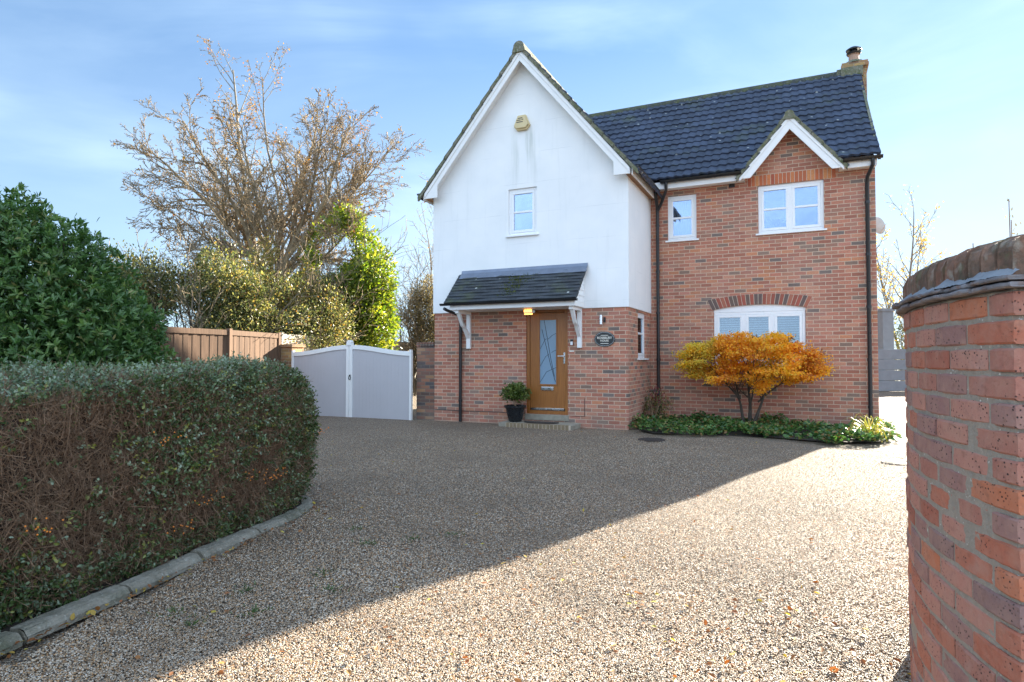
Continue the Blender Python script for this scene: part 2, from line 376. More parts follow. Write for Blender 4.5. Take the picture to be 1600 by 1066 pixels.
# loose stones lying on the near part of the drive (uncountable)
KP = [(-2.62,1.2),(-2.50,1.9),(-2.40,2.5),(-2.33,2.88),(-2.27,3.15),(-2.17,3.54),(-2.09,3.97),(-2.01,4.35),(-1.90,4.78),(-1.80,5.20),(-1.80,5.60),(-1.95,6.0)]
def scatter_gravel(name, smin, smax, mat):
    V, F = drive_grid(-4, 6.5, 2.2, 12.5, .15); C_ = V[F].mean(1); ky = np.array([p[1] for p in KP]); kx = np.array([p[0] for p in KP])
    lim_ = np.where(C_[:, 1] < 6.0, np.interp(C_[:, 1], ky, kx)+.06, -4.5); rel = (C_[:, :2]-np.array([HX_, HY_])); uu = rel[:, 0]*.9076-rel[:, 1]*.4199; vv = rel[:, 0]*.4199+rel[:, 1]*.9076
    front = np.where(uu < 0, np.where((uu > -2.5) & (uu < -.9), -.62, -.06), np.where(uu < 4.4, -.95, 3)); keep = (C_[:, 0] > lim_) & (vv < front) & (C_[:, 0] < .78*C_[:, 1]+.4) & (C_[:, 0] > -.9*C_[:, 1])
    F = F[keep]; ob = np_mesh(name, V, F, 28000*np.exp(-(V[:, 1]-2.3)/1.5)+2300*np.clip((12.5-V[:, 1])/4, 0, 1), mat); tag(ob, 'loose pale and brown gravel stones covering the driveway', 'gravel', kind='stuff')
    g = bpy.data.node_groups.new(name, 'GeometryNodeTree'); g.interface.new_socket('Geometry', in_out='INPUT', socket_type='NodeSocketGeometry'); g.interface.new_socket('Geometry', in_out='OUTPUT', socket_type='NodeSocketGeometry')
    N = g.nodes; L = g.links; gi = N.new('NodeGroupInput'); go = N.new('NodeGroupOutput')
    dp = N.new('GeometryNodeDistributePointsOnFaces'); na = N.new('GeometryNodeInputNamedAttribute'); na.data_type = 'FLOAT'; na.inputs['Name'].default_value = 'rnd'; L.new(na.outputs[0], dp.inputs['Density'])
    ico = N.new('GeometryNodeMeshIcoSphere'); ico.inputs['Radius'].default_value = 1; ico.inputs['Subdivisions'].default_value = 2
    sp = N.new('GeometryNodeSetPosition'); nz = N.new('ShaderNodeTexNoise'); nz.inputs['Scale'].default_value = 1.4; pos = N.new('GeometryNodeInputPosition')
    vm = N.new('ShaderNodeVectorMath'); vm.operation = 'MULTIPLY_ADD'; vm.inputs[1].default_value = (.7,.7,.7); vm.inputs[2].default_value = (-.35,-.35,-.35)
    L.new(nz.outputs['Color'], vm.inputs[0]); L.new(vm.outputs[0], sp.inputs['Offset']); L.new(ico.outputs[0], sp.inputs[0])
    ip = N.new('GeometryNodeInstanceOnPoints'); L.new(gi.outputs[0], dp.inputs[0]); L.new(dp.outputs[0], ip.inputs[0])
    sm = N.new('GeometryNodeSetMaterial'); sm.inputs['Material'].default_value = mat; L.new(sp.outputs[0], sm.inputs[0]); L.new(sm.outputs[0], ip.inputs['Instance'])
    r1 = N.new('FunctionNodeRandomValue'); r1.data_type = 'FLOAT_VECTOR'; r1.inputs[0].default_value = (-.5,-.5,0); r1.inputs[1].default_value = (.5,.5,6.28); r1.inputs['Seed'].default_value = 3
    r2 = N.new('FunctionNodeRandomValue'); r2.data_type = 'FLOAT_VECTOR'; r2.inputs[0].default_value = (smin,smin*.8,smin*.55); r2.inputs[1].default_value = (smax,smax*.85,smax*.6); r2.inputs['Seed'].default_value = 5
    L.new(r1.outputs[0], ip.inputs['Rotation']); L.new(r2.outputs[0], ip.inputs['Scale'])
    r3 = N.new('FunctionNodeRandomValue'); r3.data_type = 'FLOAT'; r3.inputs['Seed'].default_value = 9
    st = N.new('GeometryNodeStoreNamedAttribute'); st.data_type = 'FLOAT'; st.domain = 'INSTANCE'; st.inputs['Name'].default_value = 'tone'
    L.new(ip.outputs[0], st.inputs[0]); L.new(r3.outputs[1], st.inputs['Value']); L.new(st.outputs[0], go.inputs[0])
    md = ob.modifiers.new('scatter', 'NODES'); md.node_group = g
    return ob
t = NT('gravel_stone'); a = t.n('Attribute', attribute_name='tone', attribute_type='INSTANCER'); c = t.ramp(a.outputs['Fac'], STONE, True)
gp_ = t.n('NewGeometry').outputs['Position']; t.col(t.mix(t.math('MAXIMUM', t.rng(t.noise(gp_, .8, 6, .6), .46, .68, 0, .5), t.rng(t.noise(t.map(gp_, (1, .45, 1)), 2.6, 4), .56, .70, 0, .5)), c, (.13,.095,.065))); t.rough(.5); M['stone'] = t.m
HX_, HY_ = 2.2067, 11.8553
scatter_gravel('gravel_stones', .0019, .0056, M['stone'])

# ------------------------------------------------------------------ the house (local axes: u along the front, v into depth)
HX, HY, HA = 2.2067, 11.8553, R(24.83)
H = empty('brick_house', (HX, HY, 0), -HA, label='two-storey red brick house with white front gable, dark tiled roof and oak front door', cat='house')
UA = Vector((math.cos(HA), -math.sin(HA), 0)); VA = Vector((math.sin(HA), math.cos(HA), 0))
def hw(u, v, z=0): return Vector((HX, HY, z)) + UA*u + VA*v
V0 = 1.954; UR = 4.31; UL = -4.30; VB = 9.0

def wall_holes(m, fn, a0, a1, z0, z1, holes, nrm, depth, r=None):
    """rectangular wall fn(a,z,d) with openings (a0,a1,z0,z1) and reveals"""
    As = sorted({a0, a1, *[h[0] for h in holes], *[h[1] for h in holes]}); Zs = sorted({z0, z1, *[h[2] for h in holes], *[h[3] for h in holes]})
    for i in range(len(As)-1):
        for j in range(len(Zs)-1):
            ca, cz = (As[i]+As[i+1])/2, (Zs[j]+Zs[j+1])/2
            if any(h[0] < ca < h[1] and h[2] < cz < h[3] for h in holes): continue
            m.poly([fn(As[i], Zs[j], 0), fn(As[i+1], Zs[j], 0), fn(As[i+1], Zs[j+1], 0), fn(As[i], Zs[j+1], 0)])
    for (b0, b1, y0, y1) in holes:
        for (p, q) in (((b0, y0), (b1, y0)), ((b1, y0), (b1, y1)), ((b1, y1), (b0, y1)), ((b0, y1), (b0, y0))):
            m.poly([fn(*p, 0), fn(*q, 0), fn(*q, depth), fn(*p, depth)])
DOOR = (-2.118, -1.212, .22, 2.36)
W1 = (-2.50, -1.865, 3.885, 4.85); W2 = (.392, .995, 3.89, 4.857); W3 = (2.222, 3.428, 3.89, 4.875); W4 = (1.33, 3.075, 1.22, 2.36); W5 = (.80, 1.52, 1.345, 2.285)
ZW = 2.328                                    # underside of the white upper storey
m = MB()
wall_holes(m, lambda a, z, d: (a, d, z), UL, 0, -.2, ZW+.1, [(*DOOR[:3], ZW+.1-.001)], None, .12)
wall_holes(m, lambda a, z, d: (-d, a, z), 0, V0, -.2, ZW+.1, [W5], None, .10)
wall_holes(m, lambda a, z, d: (a, V0+d, z), 0.0, UR, -.2, 5.14, [W2, W3, (W4[0], W4[1], W4[2], 2.447)], None, .10)
arc_ = lambda u: 2.36 + .085*(1-((u-2.2025)/.8725)**2)
for k in range(24):
    a_, b_ = W4[0]+(W4[1]-W4[0])*k/24, W4[0]+(W4[1]-W4[0])*(k+1)/24
    m.poly([(a_, V0, arc_(a_)), (b_, V0, arc_(b_)), (b_, V0, 2.448), (a_, V0, 2.448)]); m.poly([(a_, V0, arc_(a_)), (b_, V0, arc_(b_)), (b_, V0+.1, arc_(b_)), (a_, V0+.1, arc_(a_))])
m.poly([(1.95, V0, 5.14), (3.71, V0, 5.14), (2.83, V0, 6.16)])
m.poly([(UR, V0, -.2), (UR, VB, -.2), (UR, VB, 5.14), (UR, 5.48, 8.22), (UR, V0, 5.14)])
m.poly([(UL, 0, -.2), (UL, 0, ZW+.1), (UL, VB, ZW+.1), (UL, VB, -.2)])
m.poly([(UL, VB, -.2), (UL, VB, 5.14), (UR, VB, 5.14), (UR, VB, -.2)])
m.build('wall', M['brick'], H)
# white upper storey of the gable
m = MB(); T = -.025
wall_holes(m, lambda a, z, d: (a, T+d, z), UL+T, -T, ZW, 4.95, [W1], None, .07)
m.poly([(UL+T, T, 4.95), (-T, T, 4.95), (-T-.0, T, 5.0), (-2.15, T, 7.55), (UL+T, T, 5.0)])
wall_holes(m, lambda a, z, d: (-T-d, a, z), T, V0-.001, ZW, 5.05, [], None, .1)
m.poly([(UL+T, T, ZW), (UL+T, VB, ZW), (UL+T, VB, 5.1), (UL+T, 5.48, 8.2), (UL+T, V0, 5.1), (UL+T, T, 5.0)])
m.poly([(UL+T, T, ZW), (-T, T, ZW), (-T, .05, ZW), (UL+T, .05, ZW)]); m.poly([(-T, .05, ZW), (-T, V0, ZW), (-.02, V0, ZW), (-.02, .05, ZW)])
m.build('rendered_wall', M['render'], H)
# rooms behind the glass
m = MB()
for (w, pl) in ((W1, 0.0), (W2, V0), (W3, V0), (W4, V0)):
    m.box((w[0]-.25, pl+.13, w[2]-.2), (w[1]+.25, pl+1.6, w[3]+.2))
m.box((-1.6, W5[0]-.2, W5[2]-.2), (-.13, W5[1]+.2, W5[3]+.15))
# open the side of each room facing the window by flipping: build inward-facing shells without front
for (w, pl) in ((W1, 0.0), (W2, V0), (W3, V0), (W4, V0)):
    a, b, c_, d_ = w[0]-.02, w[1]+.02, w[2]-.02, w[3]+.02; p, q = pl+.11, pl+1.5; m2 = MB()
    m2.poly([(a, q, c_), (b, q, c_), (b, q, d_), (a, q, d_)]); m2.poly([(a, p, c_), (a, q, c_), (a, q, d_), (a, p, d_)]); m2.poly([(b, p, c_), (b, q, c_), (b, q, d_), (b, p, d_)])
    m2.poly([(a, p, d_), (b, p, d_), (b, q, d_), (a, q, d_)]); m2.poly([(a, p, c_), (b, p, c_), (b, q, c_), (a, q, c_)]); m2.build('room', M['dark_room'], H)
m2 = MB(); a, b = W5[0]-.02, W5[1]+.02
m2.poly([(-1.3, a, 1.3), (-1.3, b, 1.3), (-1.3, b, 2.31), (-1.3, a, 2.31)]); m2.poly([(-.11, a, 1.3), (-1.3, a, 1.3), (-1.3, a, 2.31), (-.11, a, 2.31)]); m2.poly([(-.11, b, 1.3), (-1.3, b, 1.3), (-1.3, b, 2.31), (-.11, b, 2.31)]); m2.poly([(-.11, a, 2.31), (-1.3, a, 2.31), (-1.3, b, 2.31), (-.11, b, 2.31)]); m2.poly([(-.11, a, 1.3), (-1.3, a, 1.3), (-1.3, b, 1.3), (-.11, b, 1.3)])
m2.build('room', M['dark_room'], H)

def window(w, pl, n=1, bar=.5, glass='glass', rec=.035, axis='u', sill=True, label=None, arch=0):
    """casement window: frame part with sash, pane and sill as sub-parts"""
    def P(a, d, z): return (a, pl+d, z) if axis == 'u' else (-d, a, z)
    a0, a1, z0, z1 = w; f = MB(); g = MB(); sh = MB(); fw = .055; dp = .06
    def bx(mb, a, b, c, d, y0, y1):
        p, q = P(a, y0, c), P(b, y1, d); mb.box(tuple(map(min, p, q)), tuple(map(max, p, q)))
    bx(f, a0, a1, z0, z0+fw, rec, rec+dp); bx(f, a0, a1, z1-fw, z1, rec, rec+dp)
    bx(f, a0, a0+fw, z0+fw, z1-fw, rec, rec+dp); bx(f, a1-fw, a1, z0+fw, z1-fw, rec, rec+dp)
    xs = [a0+fw+(a1-a0-2*fw)*k/n for k in range(n+1)]
    for k in range(1, n): bx(f, xs[k]-.03, xs[k]+.03, z0+fw, z1-fw, rec, rec+dp)
    fr = f.build('window', M['upvc'], H, bevel=.004)
    if label: fr['label'] = label
    for k in range(n):
        p, q = xs[k]+(.03 if k else .002), xs[k+1]-(.03 if k < n-1 else .002); c_, d_ = z0+fw+.002, z1-fw-.002; s_ = .052; y = rec-.006
        sh = MB(); bx(sh, p, q, c_, c_+s_, y, y+.05); bx(sh, p, q, d_-s_, d_, y, y+.05); bx(sh, p, p+s_, c_+s_, d_-s_, y, y+.05); bx(sh, q-s_, q, c_+s_, d_-s_, y, y+.05)
        if bar: zc = c_+(d_-c_)*bar; bx(sh, p+s_, q-s_, zc-.021, zc+.021, y+.008, y+.046)
        sh.build('sash', M['upvc'], fr, bevel=.004)
        g = MB(); bx(g, p+s_, q-s_, c_+s_, d_-s_, y+.026, y+.030); g.build('pane', M[glass], fr)
    if sill:
        s_ = MB(); bx(s_, a0-.05, a1+.05, z0-.035, z0-.002, -.045 if axis == 'u' else -.05, rec+.02); s_.build('sill', M['upvc'], fr, bevel=.005)
    return fr
w1 = window(W1, T, 1, .5); w2 = window(W2, V0, 1, .5, 'glass'); w3 = window(W3, V0, 2, .5); w5 = window(W5, 0, 1, .55, 'glass_clear', axis='v')
w4 = window((W4[0]+.004, W4[1]-.004, W4[2], W4[3]-.06), V0, 3, 0, 'glass_clear')
# arched white head above the ground floor window
def arc_z(u): return 2.36 + .085*(1-((u-2.2025)/.8725)**2)
m = MB(); N = 18; us = [W4[0]+(W4[1]-W4[0])*k/N for k in range(N+1)]
m.prism([(u, V0+.03, 2.302) for u in us] + [(u, V0+.03, arc_z(u)+.002) for u in reversed(us)], (0, .06, 0)); m.build('arch_head', M['upvc'], w4)
# blinds and curtains (inside)
m = MB()
for k in range(13): m.box((W4[0]+.1, V0+.17, 1.72+.048*k), (W4[1]-.1, V0+.185, 1.723+.048*k), mat=None)
m.build('blind', M['curtain'], w4)
m = MB()
for (a, b, w) in ((W2[0]+.03, W2[1]-.03, W2),):
    n = 24
    for k in range(n): u0_, u1_ = a+(b-a)*k/n, a+(b-a)*(k+1)/n; m.poly([(u0_, V0+.16+.02*math.sin(k*1.7), W2[2]), (u1_, V0+.16+.02*math.sin((k+1)*1.7), W2[2]), (u1_, V0+.16+.02*math.sin((k+1)*1.7), W2[3]), (u0_, V0+.16+.02*math.sin(k*1.7), W2[3])])
m.build('curtain', M['curtain'], w2)
# plant on the inside sill
M['leaf_house'] = leaf_mat('houseplant_leaf', [(0,(.10,.16,.03)),(1,(.26,.30,.07))])
P = np.stack([rng.uniform(2.36, 2.70, 160), rng.uniform(V0+.13, V0+.25, 160), rng.uniform(3.97, 4.16, 160)], 1)
np_mesh('houseplant', *leaves(P, np.stack([P[:, 0]-2.53, P[:, 1]*0-.2, P[:, 2]-3.95], 1), .10, .5), M['leaf_house'], w3)

# brick arches
t = NT('arch_brick'); c = t.ramp(t.attr(), [(0,(.46,.13,.055)),(.25,(.56,.19,.07)),(.45,(.38,.09,.045)),(.6,(.60,.25,.10)),(.8,(.50,.14,.055))], True); c = t.mix(t.rng(t.noise(t.obj(), 40, 4), .45, .8, 0, .5), c, (.2,.1,.08)); t.col(c); t.rough(.88); t.bump(t.noise(t.obj(), 110, 4), .4, .004); M['arch_orange'] = t.m
t = NT('arch_brick_dark'); c = t.ramp(t.attr(), [(0,(.30,.085,.055)),(.28,(.15,.10,.08)),(.42,(.34,.09,.06)),(.65,(.38,.13,.08)),(.9,(.13,.09,.08))], True); c = t.mix(t.rng(t.noise(t.obj(), 40, 4), .45, .8, 0, .4), c, (.16,.1,.08)); t.col(c); t.rough(.88); t.bump(t.noise(t.obj(), 110, 4), .4, .004); M['arch_dark'] = t.m
M['mortar'] = plain('lime_mortar', (.50,.41,.32), .95, var=.2, sc=20, bump=.5)
m = MB(); u = 2.03; 
while u < 3.60: m.box((u, V0-.009, 4.878), (u+.062, V0+.01, 5.088)); u += .0735
sc_ = m.build('soldier_course', M['arch_orange'], H, bevel=.003); MB().box((2.02, V0-.004, 4.876), (3.62, V0+.005, 5.091)).build('mortar_bed', M['mortar'], sc_)
m = MB(); mb = MB(); n = 24; u0, u1 = 1.30, 3.105
for k in range(n):
    a, b = u0+(u1-u0)*k/n, u0+(u1-u0)*(k+1)/n; g = .006; tl = lambda u: (u-2.2)*.11
    q = [(a+g, V0-.009, arc_z(a)), (b-g, V0-.009, arc_z(b)), (b-g+tl(b), V0-.009, arc_z(b)+.215), (a+g+tl(a), V0-.009, arc_z(a)+.215)]
    m.prism(q, (0, .02, 0)); mb.prism([(a, V0-.004, arc_z(a)-.002), (b, V0-.004, arc_z(b)-.002), (b+tl(b), V0-.004, arc_z(b)+.218), (a+tl(a), V0-.004, arc_z(a)+.218)], (0, .01, 0))
sc_ = m.build('brick_arch', M['arch_dark'], H, bevel=.003); mb.build('mortar_bed', M['mortar'], sc_)
# lowest wall strip over the arched window (between opening head and the arch)
MB().box((1.655, V0-.006, 4.905), (1.775, V0+.02, 5.0)).build('air_vent', M['black'], H)

# ---- roofs: courses of profiled interlocking tiles
def roof_tiles(name, org, du, ds, L, W_, nc, mat, period=.30, amp=.022, step=.032, sag=0, flat=False, clip=None, parent=H, n0=None):
    """org: left eave corner; du: unit vector along the eave; ds: unit vector up the slope; L eave length; W_ slope length"""
    du, ds = Vector(du), Vector(ds); nn = du.cross(ds); nn = nn if nn.z > 0 else -nn
    ns = max(2, int(round(L/period*(2 if flat else 8)))); V, F, Rn = [], [], []; gauge = W_/nc
    def prof(x):
        if flat: return 0.
        q = (x/period) % 1.0
        return amp*((q/.3)*1.3-.3 if q < .3 else 1-1.3*(q-.3)/.7)
    for c_ in range(nc):
        s0, s1 = c_*gauge, (c_+1)*gauge+.03
        base = len(V); rows = [(s0, -.012), (s0, step), (s0+gauge*.5, step*.62), (min(s1, W_), .0)]
        for (s_, h) in rows:
            for k in range(ns+1):
                x = L*k/ns; sg = -sag*math.sin(math.pi*s_/W_)
                p = Vector(org) + du*x + ds*s_ + nn*(h + prof(x) + sg) + nn*(.004*math.sin(7*x+c_*3.1))
                V.append(tuple(p))
        ti = [random.random() for _ in range(int(L/period)+2)]
        for j in range(len(rows)-1):
            for k in range(ns):
                if clip and clip(Vector(V[base+j*(ns+1)+k])): continue
                a = base+j*(ns+1)+k; F.append((a, a+1, a+ns+2, a+ns+1)); Rn.append(ti[int((L*(k+.5)/ns)/period)])
        # verge ends
        for k, sg in ((0, 1), (ns, -1)):
            e = [Vector(V[base+j*(ns+1)+k]) for j in (1, 2, 3)]; b = [q - nn*.055 for q in e]
            i = len(V); V += [tuple(q) for q in e+b]; F += [(i, i+1, i+4, i+3), (i+1, i+2, i+5, i+4)]; Rn += [.5, .5]
    mb = MB(); mb.v = V; mb.f = F; mb.r = Rn
    return mb.build(name, mat, parent, smooth=True)
# main roof
EV, EZ, RV, RZ = 1.64, 5.165, 5.48, 8.345
sl_ = Vector((0, RV-EV, RZ-EZ)); ML = sl_.length
rf = roof_tiles('main_roof', (-4.42, EV, EZ), (1, 0, 0), sl_.normalized(), 8.80, ML, 15, M['tile'], period=.172, amp=.022, sag=.07, clip=lambda p: p.y < 3.2 and abs(p.x-2.83) < min(.93, (6.16-p.z)/1.2))
bk = Vector((0, -(RV-EV), RZ-EZ)); roof_tiles('roof_back_slope', (-4.42, 2*RV-EV, EZ), (1, 0, 0), bk.normalized(), 8.80, ML, 15, M['tile'], period=.172, parent=rf)
m = MB(); x = -4.42
while x < 4.36:
    x1 = min(x+.44, 4.385); pts = [(x, RV+.12*math.cos(a), RZ-.05+.115*math.sin(a)) for a in [math.pi*k/8 for k in range(9)]]
    pts[0:0] = [(x, RV+.13, RZ-.09)]; pts.append((x, RV-.13, RZ-.09)); m.prism(pts, (x1-x+.006, 0, 0)); x += .445
m.build('ridge_tiles', M['ridge'], rf, smooth=True)
m = MB(); m.prism([(4.33, EV+.02, EZ-.03), (4.33, RV, RZ-.03), (4.33, RV, RZ-.09), (4.33, EV+.02, EZ-.11)], (.05, 0, 0)); m.build('verge_mortar', M['moss'], rf)
# front gable roof
GR, GZ = -2.15, 7.70
for sgn, u_e in ((1, .27), (-1, -4.57)):
    s_ = Vector((GR-u_e, 0, GZ-4.83)); 
    q = roof_tiles('gable_roof', (u_e, -.27 if sgn < 0 else 5.2, 4.83), (0, 1 if sgn < 0 else -1, 0), s_.normalized(), 5.47, s_.length, 11, M['tile'], step=.036)
    if sgn > 0: gr = q
m = MB(); y = -.30
while y < 4.6:
    pts = [(GR+.12*math.cos(a), y, GZ-.03+.125*math.sin(a)) for a in [math.pi*k/8 for k in range(9)]]; pts[0:0] = [(GR+.15, y, GZ-.13)]; pts.append((GR-.15, y, GZ-.13)); m.prism(pts, (0, .435, 0)); y += .45
m.build('ridge_tiles', M['moss'], gr, smooth=True)
m = MB()                                       # mossy verge: stepped tile ends above the barge boards
for sgn in (1, -1):
    for k in range(11):
        f0, f1 = k/11, (k+1)/11+.012; ue = 2.42
        a, b = ue*(1-f0), ue*(1-f1); z0_, z1_ = 4.83+(GZ-4.83)*f0, 4.83+(GZ-4.83)*f1
        m.prism([(GR+sgn*a, -.285, z0_+.045), (GR+sgn*b, -.285, z1_+.012), (GR+sgn*b, -.285, z1_-.075), (GR+sgn*a, -.285, z0_-.055)], (0, .06, 0))
m.build('verge_tiles', M['moss'], gr)
# barge boards
def barge(parent, uc, za, slope, half, vw, zb, v0, kn=None):
    for sgn in (1, -1):
        ui = (za-vw-zb)/slope
        if kn: pts = [(0, za), (half, za-slope*half), (half, kn[0]), (kn[1], kn[0]), (kn[1], za-vw-slope*kn[1]), (0, za-vw)]
        else: pts = [(0, za), ((za-zb)/slope, zb), (ui, zb), (0, za-vw)]
        b = MB().prism([(uc+sgn*p, v0, z) for p, z in pts], (0, .03, 0)).build('barge_board', M['paint'], parent, bevel=.004)
        hw_ = half if kn else (za-zb)/slope-.03
        MB().prism([(uc+sgn*p, v0-.014, z) for p, z in ((0, za-.005), (hw_-.01, za-.005-slope*(hw_-.01)), (hw_-.01, za-.10-slope*(hw_-.01)), (0, za-.10))], (0, .013, 0)).build('barge_trim', M['paint'], b, bevel=.003)
barge(H, GR, 7.645, 1.2, 2.27, .24, 0, -.25, (4.81, 1.95))
m = MB()
for sgn in (1, -1):                            # soffit under the verge and boxed eaves
    m.prism([(GR+sgn*0, -.22, 7.50), (GR+sgn*2.2, -.22, 4.86), (GR+sgn*2.2, -.22, 4.90), (GR+sgn*0, -.22, 7.54)], (0, .22, 0))
m.build('soffit', M['paint'], H)
m = MB()
m.box((-4.44, -.215, 4.815), (-4.325, 5, 4.835)); m.box((.025, -.215, 4.815), (.135, 1.85, 4.835)); m.build('eaves_soffit', M['wood_soffit'], H)
fa = MB().box((.135, -.215, 4.79), (.165, 1.72, 4.95)).build('fascia', M['paint'], H, bevel=.004)
MB().box((-4.47, -.215, 4.79), (-4.44, 5, 4.95)).build('fascia', M['paint'], H, bevel=.004)
def gutter(name, p0, p1, r, up=Vector((0, 0, 1)), parent=H):
    p0, p1 = Vector(p0), Vector(p1); t_ = (p1-p0).normalized(); sd = t_.cross(up); m = MB(); n = 8
    ring = [sd*(r*math.cos(math.pi+math.pi*k/n))+up*(r*math.sin(math.pi+math.pi*k/n)) for k in range(n+1)] + [sd*((r-.008)*math.cos(2*math.pi-math.pi*k/n))+up*((r-.008)*math.sin(2*math.pi-math.pi*k/n)) for k in range(n+1)]
    m.prism([p0+q for q in ring], p1-p0)
    for e in (p0, p1): m.prism([e+q for q in ring[:n+1]], t_*.01)
    L_ = (p1-p0).length; k = .3
    while k < L_: m.prism([p0+t_*k+q*1.07 for q in ring], t_*.03); k += .8
    return m.build(name, M['black'], parent, smooth=True)
gutter('gutter', (.235, -.27, 4.94), (.235, 1.66, 4.94), .058)
gutter('gutter', (-4.54, 5, 4.94), (-4.54, -.27, 4.94), .058)
fr_ = MB(); fr_.box((.167, 1.69, 4.965), (1.93, 1.715, 5.115)).build('fascia', M['paint'], H, bevel=.004); MB().box((3.74, 1.69, 4.965), (UR+.01, 1.715, 5.115)).build('fascia', M['paint'], H, bevel=.004)
MB().box((.167, 1.716, 4.985), (1.97, V0, 5.0)).build('eaves_soffit', M['paint'], H); MB().box((3.69, 1.716, 4.985), (UR, V0, 5.0)).build('eaves_soffit', M['paint'], H)
gutter('gutter', (.30, 1.63, 5.125), (1.92, 1.63, 5.125), .056); gutter('gutter', (3.75, 1.63, 5.125), (4.40, 1.63, 5.125), .056)
# dormer gable over the upper right window
DC, DZ = 2.83, 6.16
barge(H, DC, DZ, 1.2, 0, .29, 4.985, 1.66)
m = MB(); m.box((UL, 5, 0), (UL+.01, 5.01, .01))
for sgn in (1, -1):
    s_ = Vector((-sgn*1.0, 0, 1.22)); q = roof_tiles('dormer_roof', (DC+sgn*1.0, 3.0 if sgn > 0 else 1.645, 4.99), (0, -sgn, 0), s_.normalized(), 1.36, s_.length, 5, M['tile'], step=.03)
m = MB()
for sgn in (1, -1):
    for k in range(5):
        f0, f1 = k/5, (k+1)/5+.02
        m.prism([(DC+sgn*(1-f0), 1.632, 4.99+1.22*f0+.05), (DC+sgn*(1-f1), 1.632, 4.99+1.22*f1+.02), (DC+sgn*(1-f1), 1.632, 4.99+1.22*f1-.06), (DC+sgn*(1-f0), 1.632, 4.99+1.22*f0-.05)], (0, .09, 0))
m.build('verge_mortar', M['moss'], q)
pts = [(DC+.085*math.cos(a), 1.62, 6.16+.075*math.sin(a)) for a in [math.pi*k/8 for k in range(9)]]; MB().prism([(DC+.13, 1.62, 6.06)]+pts+[(DC-.13, 1.62, 6.06)], (0, 1.5, 0)).build('ridge_tiles', M['moss'], q, smooth=True)
MB().prism([(DC-.95, 1.70, 5.0), (DC, 1.70, 6.1), (DC, 1.70, 6.06), (DC-.9, 1.70, 5.0)], (0, .26, 0)).prism([(DC+.95, 1.70, 5.0), (DC, 1.70, 6.1), (DC, 1.70, 6.06), (DC+.9, 1.70, 5.0)], (0, .26, 0)).build('soffit', M['paint'], H)
# downpipes
def pipe(path, r=.034, brackets=()):
    m = MB(); m.tube(path, r, 10)
    for z in brackets:
        b = path[-1]; m.tube([(b[0], b[1], z), (b[0], b[1], z+.05)], r*1.28, 10)
    m.build('downpipe', M['black'], H, smooth=True)
pipe([(.20, 1.60, 4.89), (.20, 1.66, 4.80), (.185, 1.86, 4.62), (.185, 1.885, 4.5), (.185, 1.885, .02)], .034, (4.2, 3.2, 2.3, 1.3, .4))
pipe([(.42, 1.63, 5.10), (.42, 1.64, 4.92), (.30, 1.80, 4.72), (.19, 1.88, 4.55)], .032)
pipe([(4.245, 1.63, 5.09), (4.245, 1.64, 4.97), (4.17, 1.83, 4.80), (4.165, 1.885, 4.68), (4.165, 1.885, .02)], .036, (4.3, 3.3, 2.3, 1.3, .4))
pipe([(-3.70, -.60, 2.37), (-3.68, -.50, 2.34), (-3.62, -.08, 2.26), (-3.62, -.055, 2.15), (-3.62, -.055, 0)], .034, (1.9, .42))
# chimney
M['moss_brick'] = M['moss']
ch = MB().box((4.00, 5.34, 7.4), (4.50, 5.90, 8.40)).box((4.33, 5.34, -.1), (4.50, 5.90, 7.39)).build('chimney', M['brick_yellow'], H)
MB().box((3.955, 5.29, 8.401), (4.545, 5.945, 8.47)).box((3.97, 5.31, 8.471), (4.53, 5.93, 8.53)).build('corbel', M['brick_yellow'], ch)
MB().lathe([(.34, 0), (.30, .05), (.16, .12), (.0, .13)], (4.25, 5.62, 8.531), 14, .8, 1).box((3.86, 5.33, 8.24), (3.999, 5.8, 8.40)).box((3.95, 5.27, 8.15), (4.42, 5.339, 8.40)).build('haunching', M['moss'], ch, smooth=True)
MB().lathe([(.125, 0), (.115, .10), (.11, .22), (.13, .225), (.13, .25), (.10, .255)], (4.25, 5.6, 8.58), 18).build('chimney_pot', M['terracotta'], ch, smooth=True)
MB().lathe([(.10, 0), (.15, .02), (.165, .05), (.09, .055), (.09, .11), (.17, .115), (.175, .14), (.10, .19), (.0, .20)], (4.25, 5.6, 8.80), 18).build('cowl', M['black'], ch, smooth=True)

# ---- entrance canopy
cn = MB().box((-3.56, -.60, 2.335), (-.86, -.575, 2.44)).box((-.885, -.575, 2.335), (-.86, -.03, 2.44)).box((-3.56, -.575, 2.335), (-3.535, -.03, 2.44)).box((-3.535, -.575, 2.335), (-.885, -.03, 2.35)).build('canopy', M['paint'], H, bevel=.004)
s_ = Vector((0, .66, .67)); roof_tiles('canopy_tiles', (-3.66, -.68, 2.475), (1, 0, 0), s_.normalized(), 2.85, s_.length, 10, M['tile_mossy'], period=.165, step=.016, flat=True, parent=cn)
for uu in (-3.53, -.87):
    b = MB(); n = 6
    for k in range(n):                          # clapboarded cheeks
        z0_, z1_ = 2.44+.115*k, 2.44+.115*(k+1); v_ = lambda z: -.60+(z-2.44)*.985
        sd = .012 if uu > -2 else -.012
        b.prism([(uu+sd, v_(z0_), z0_), (uu+sd, -.026, z0_), (uu, -.026, z1_), (uu, v_(z1_), z1_)], (-.02 if uu > -2 else .02, 0, 0))
    b.build('canopy_cheek', M['paint'], cn)
m = MB(); n = 30
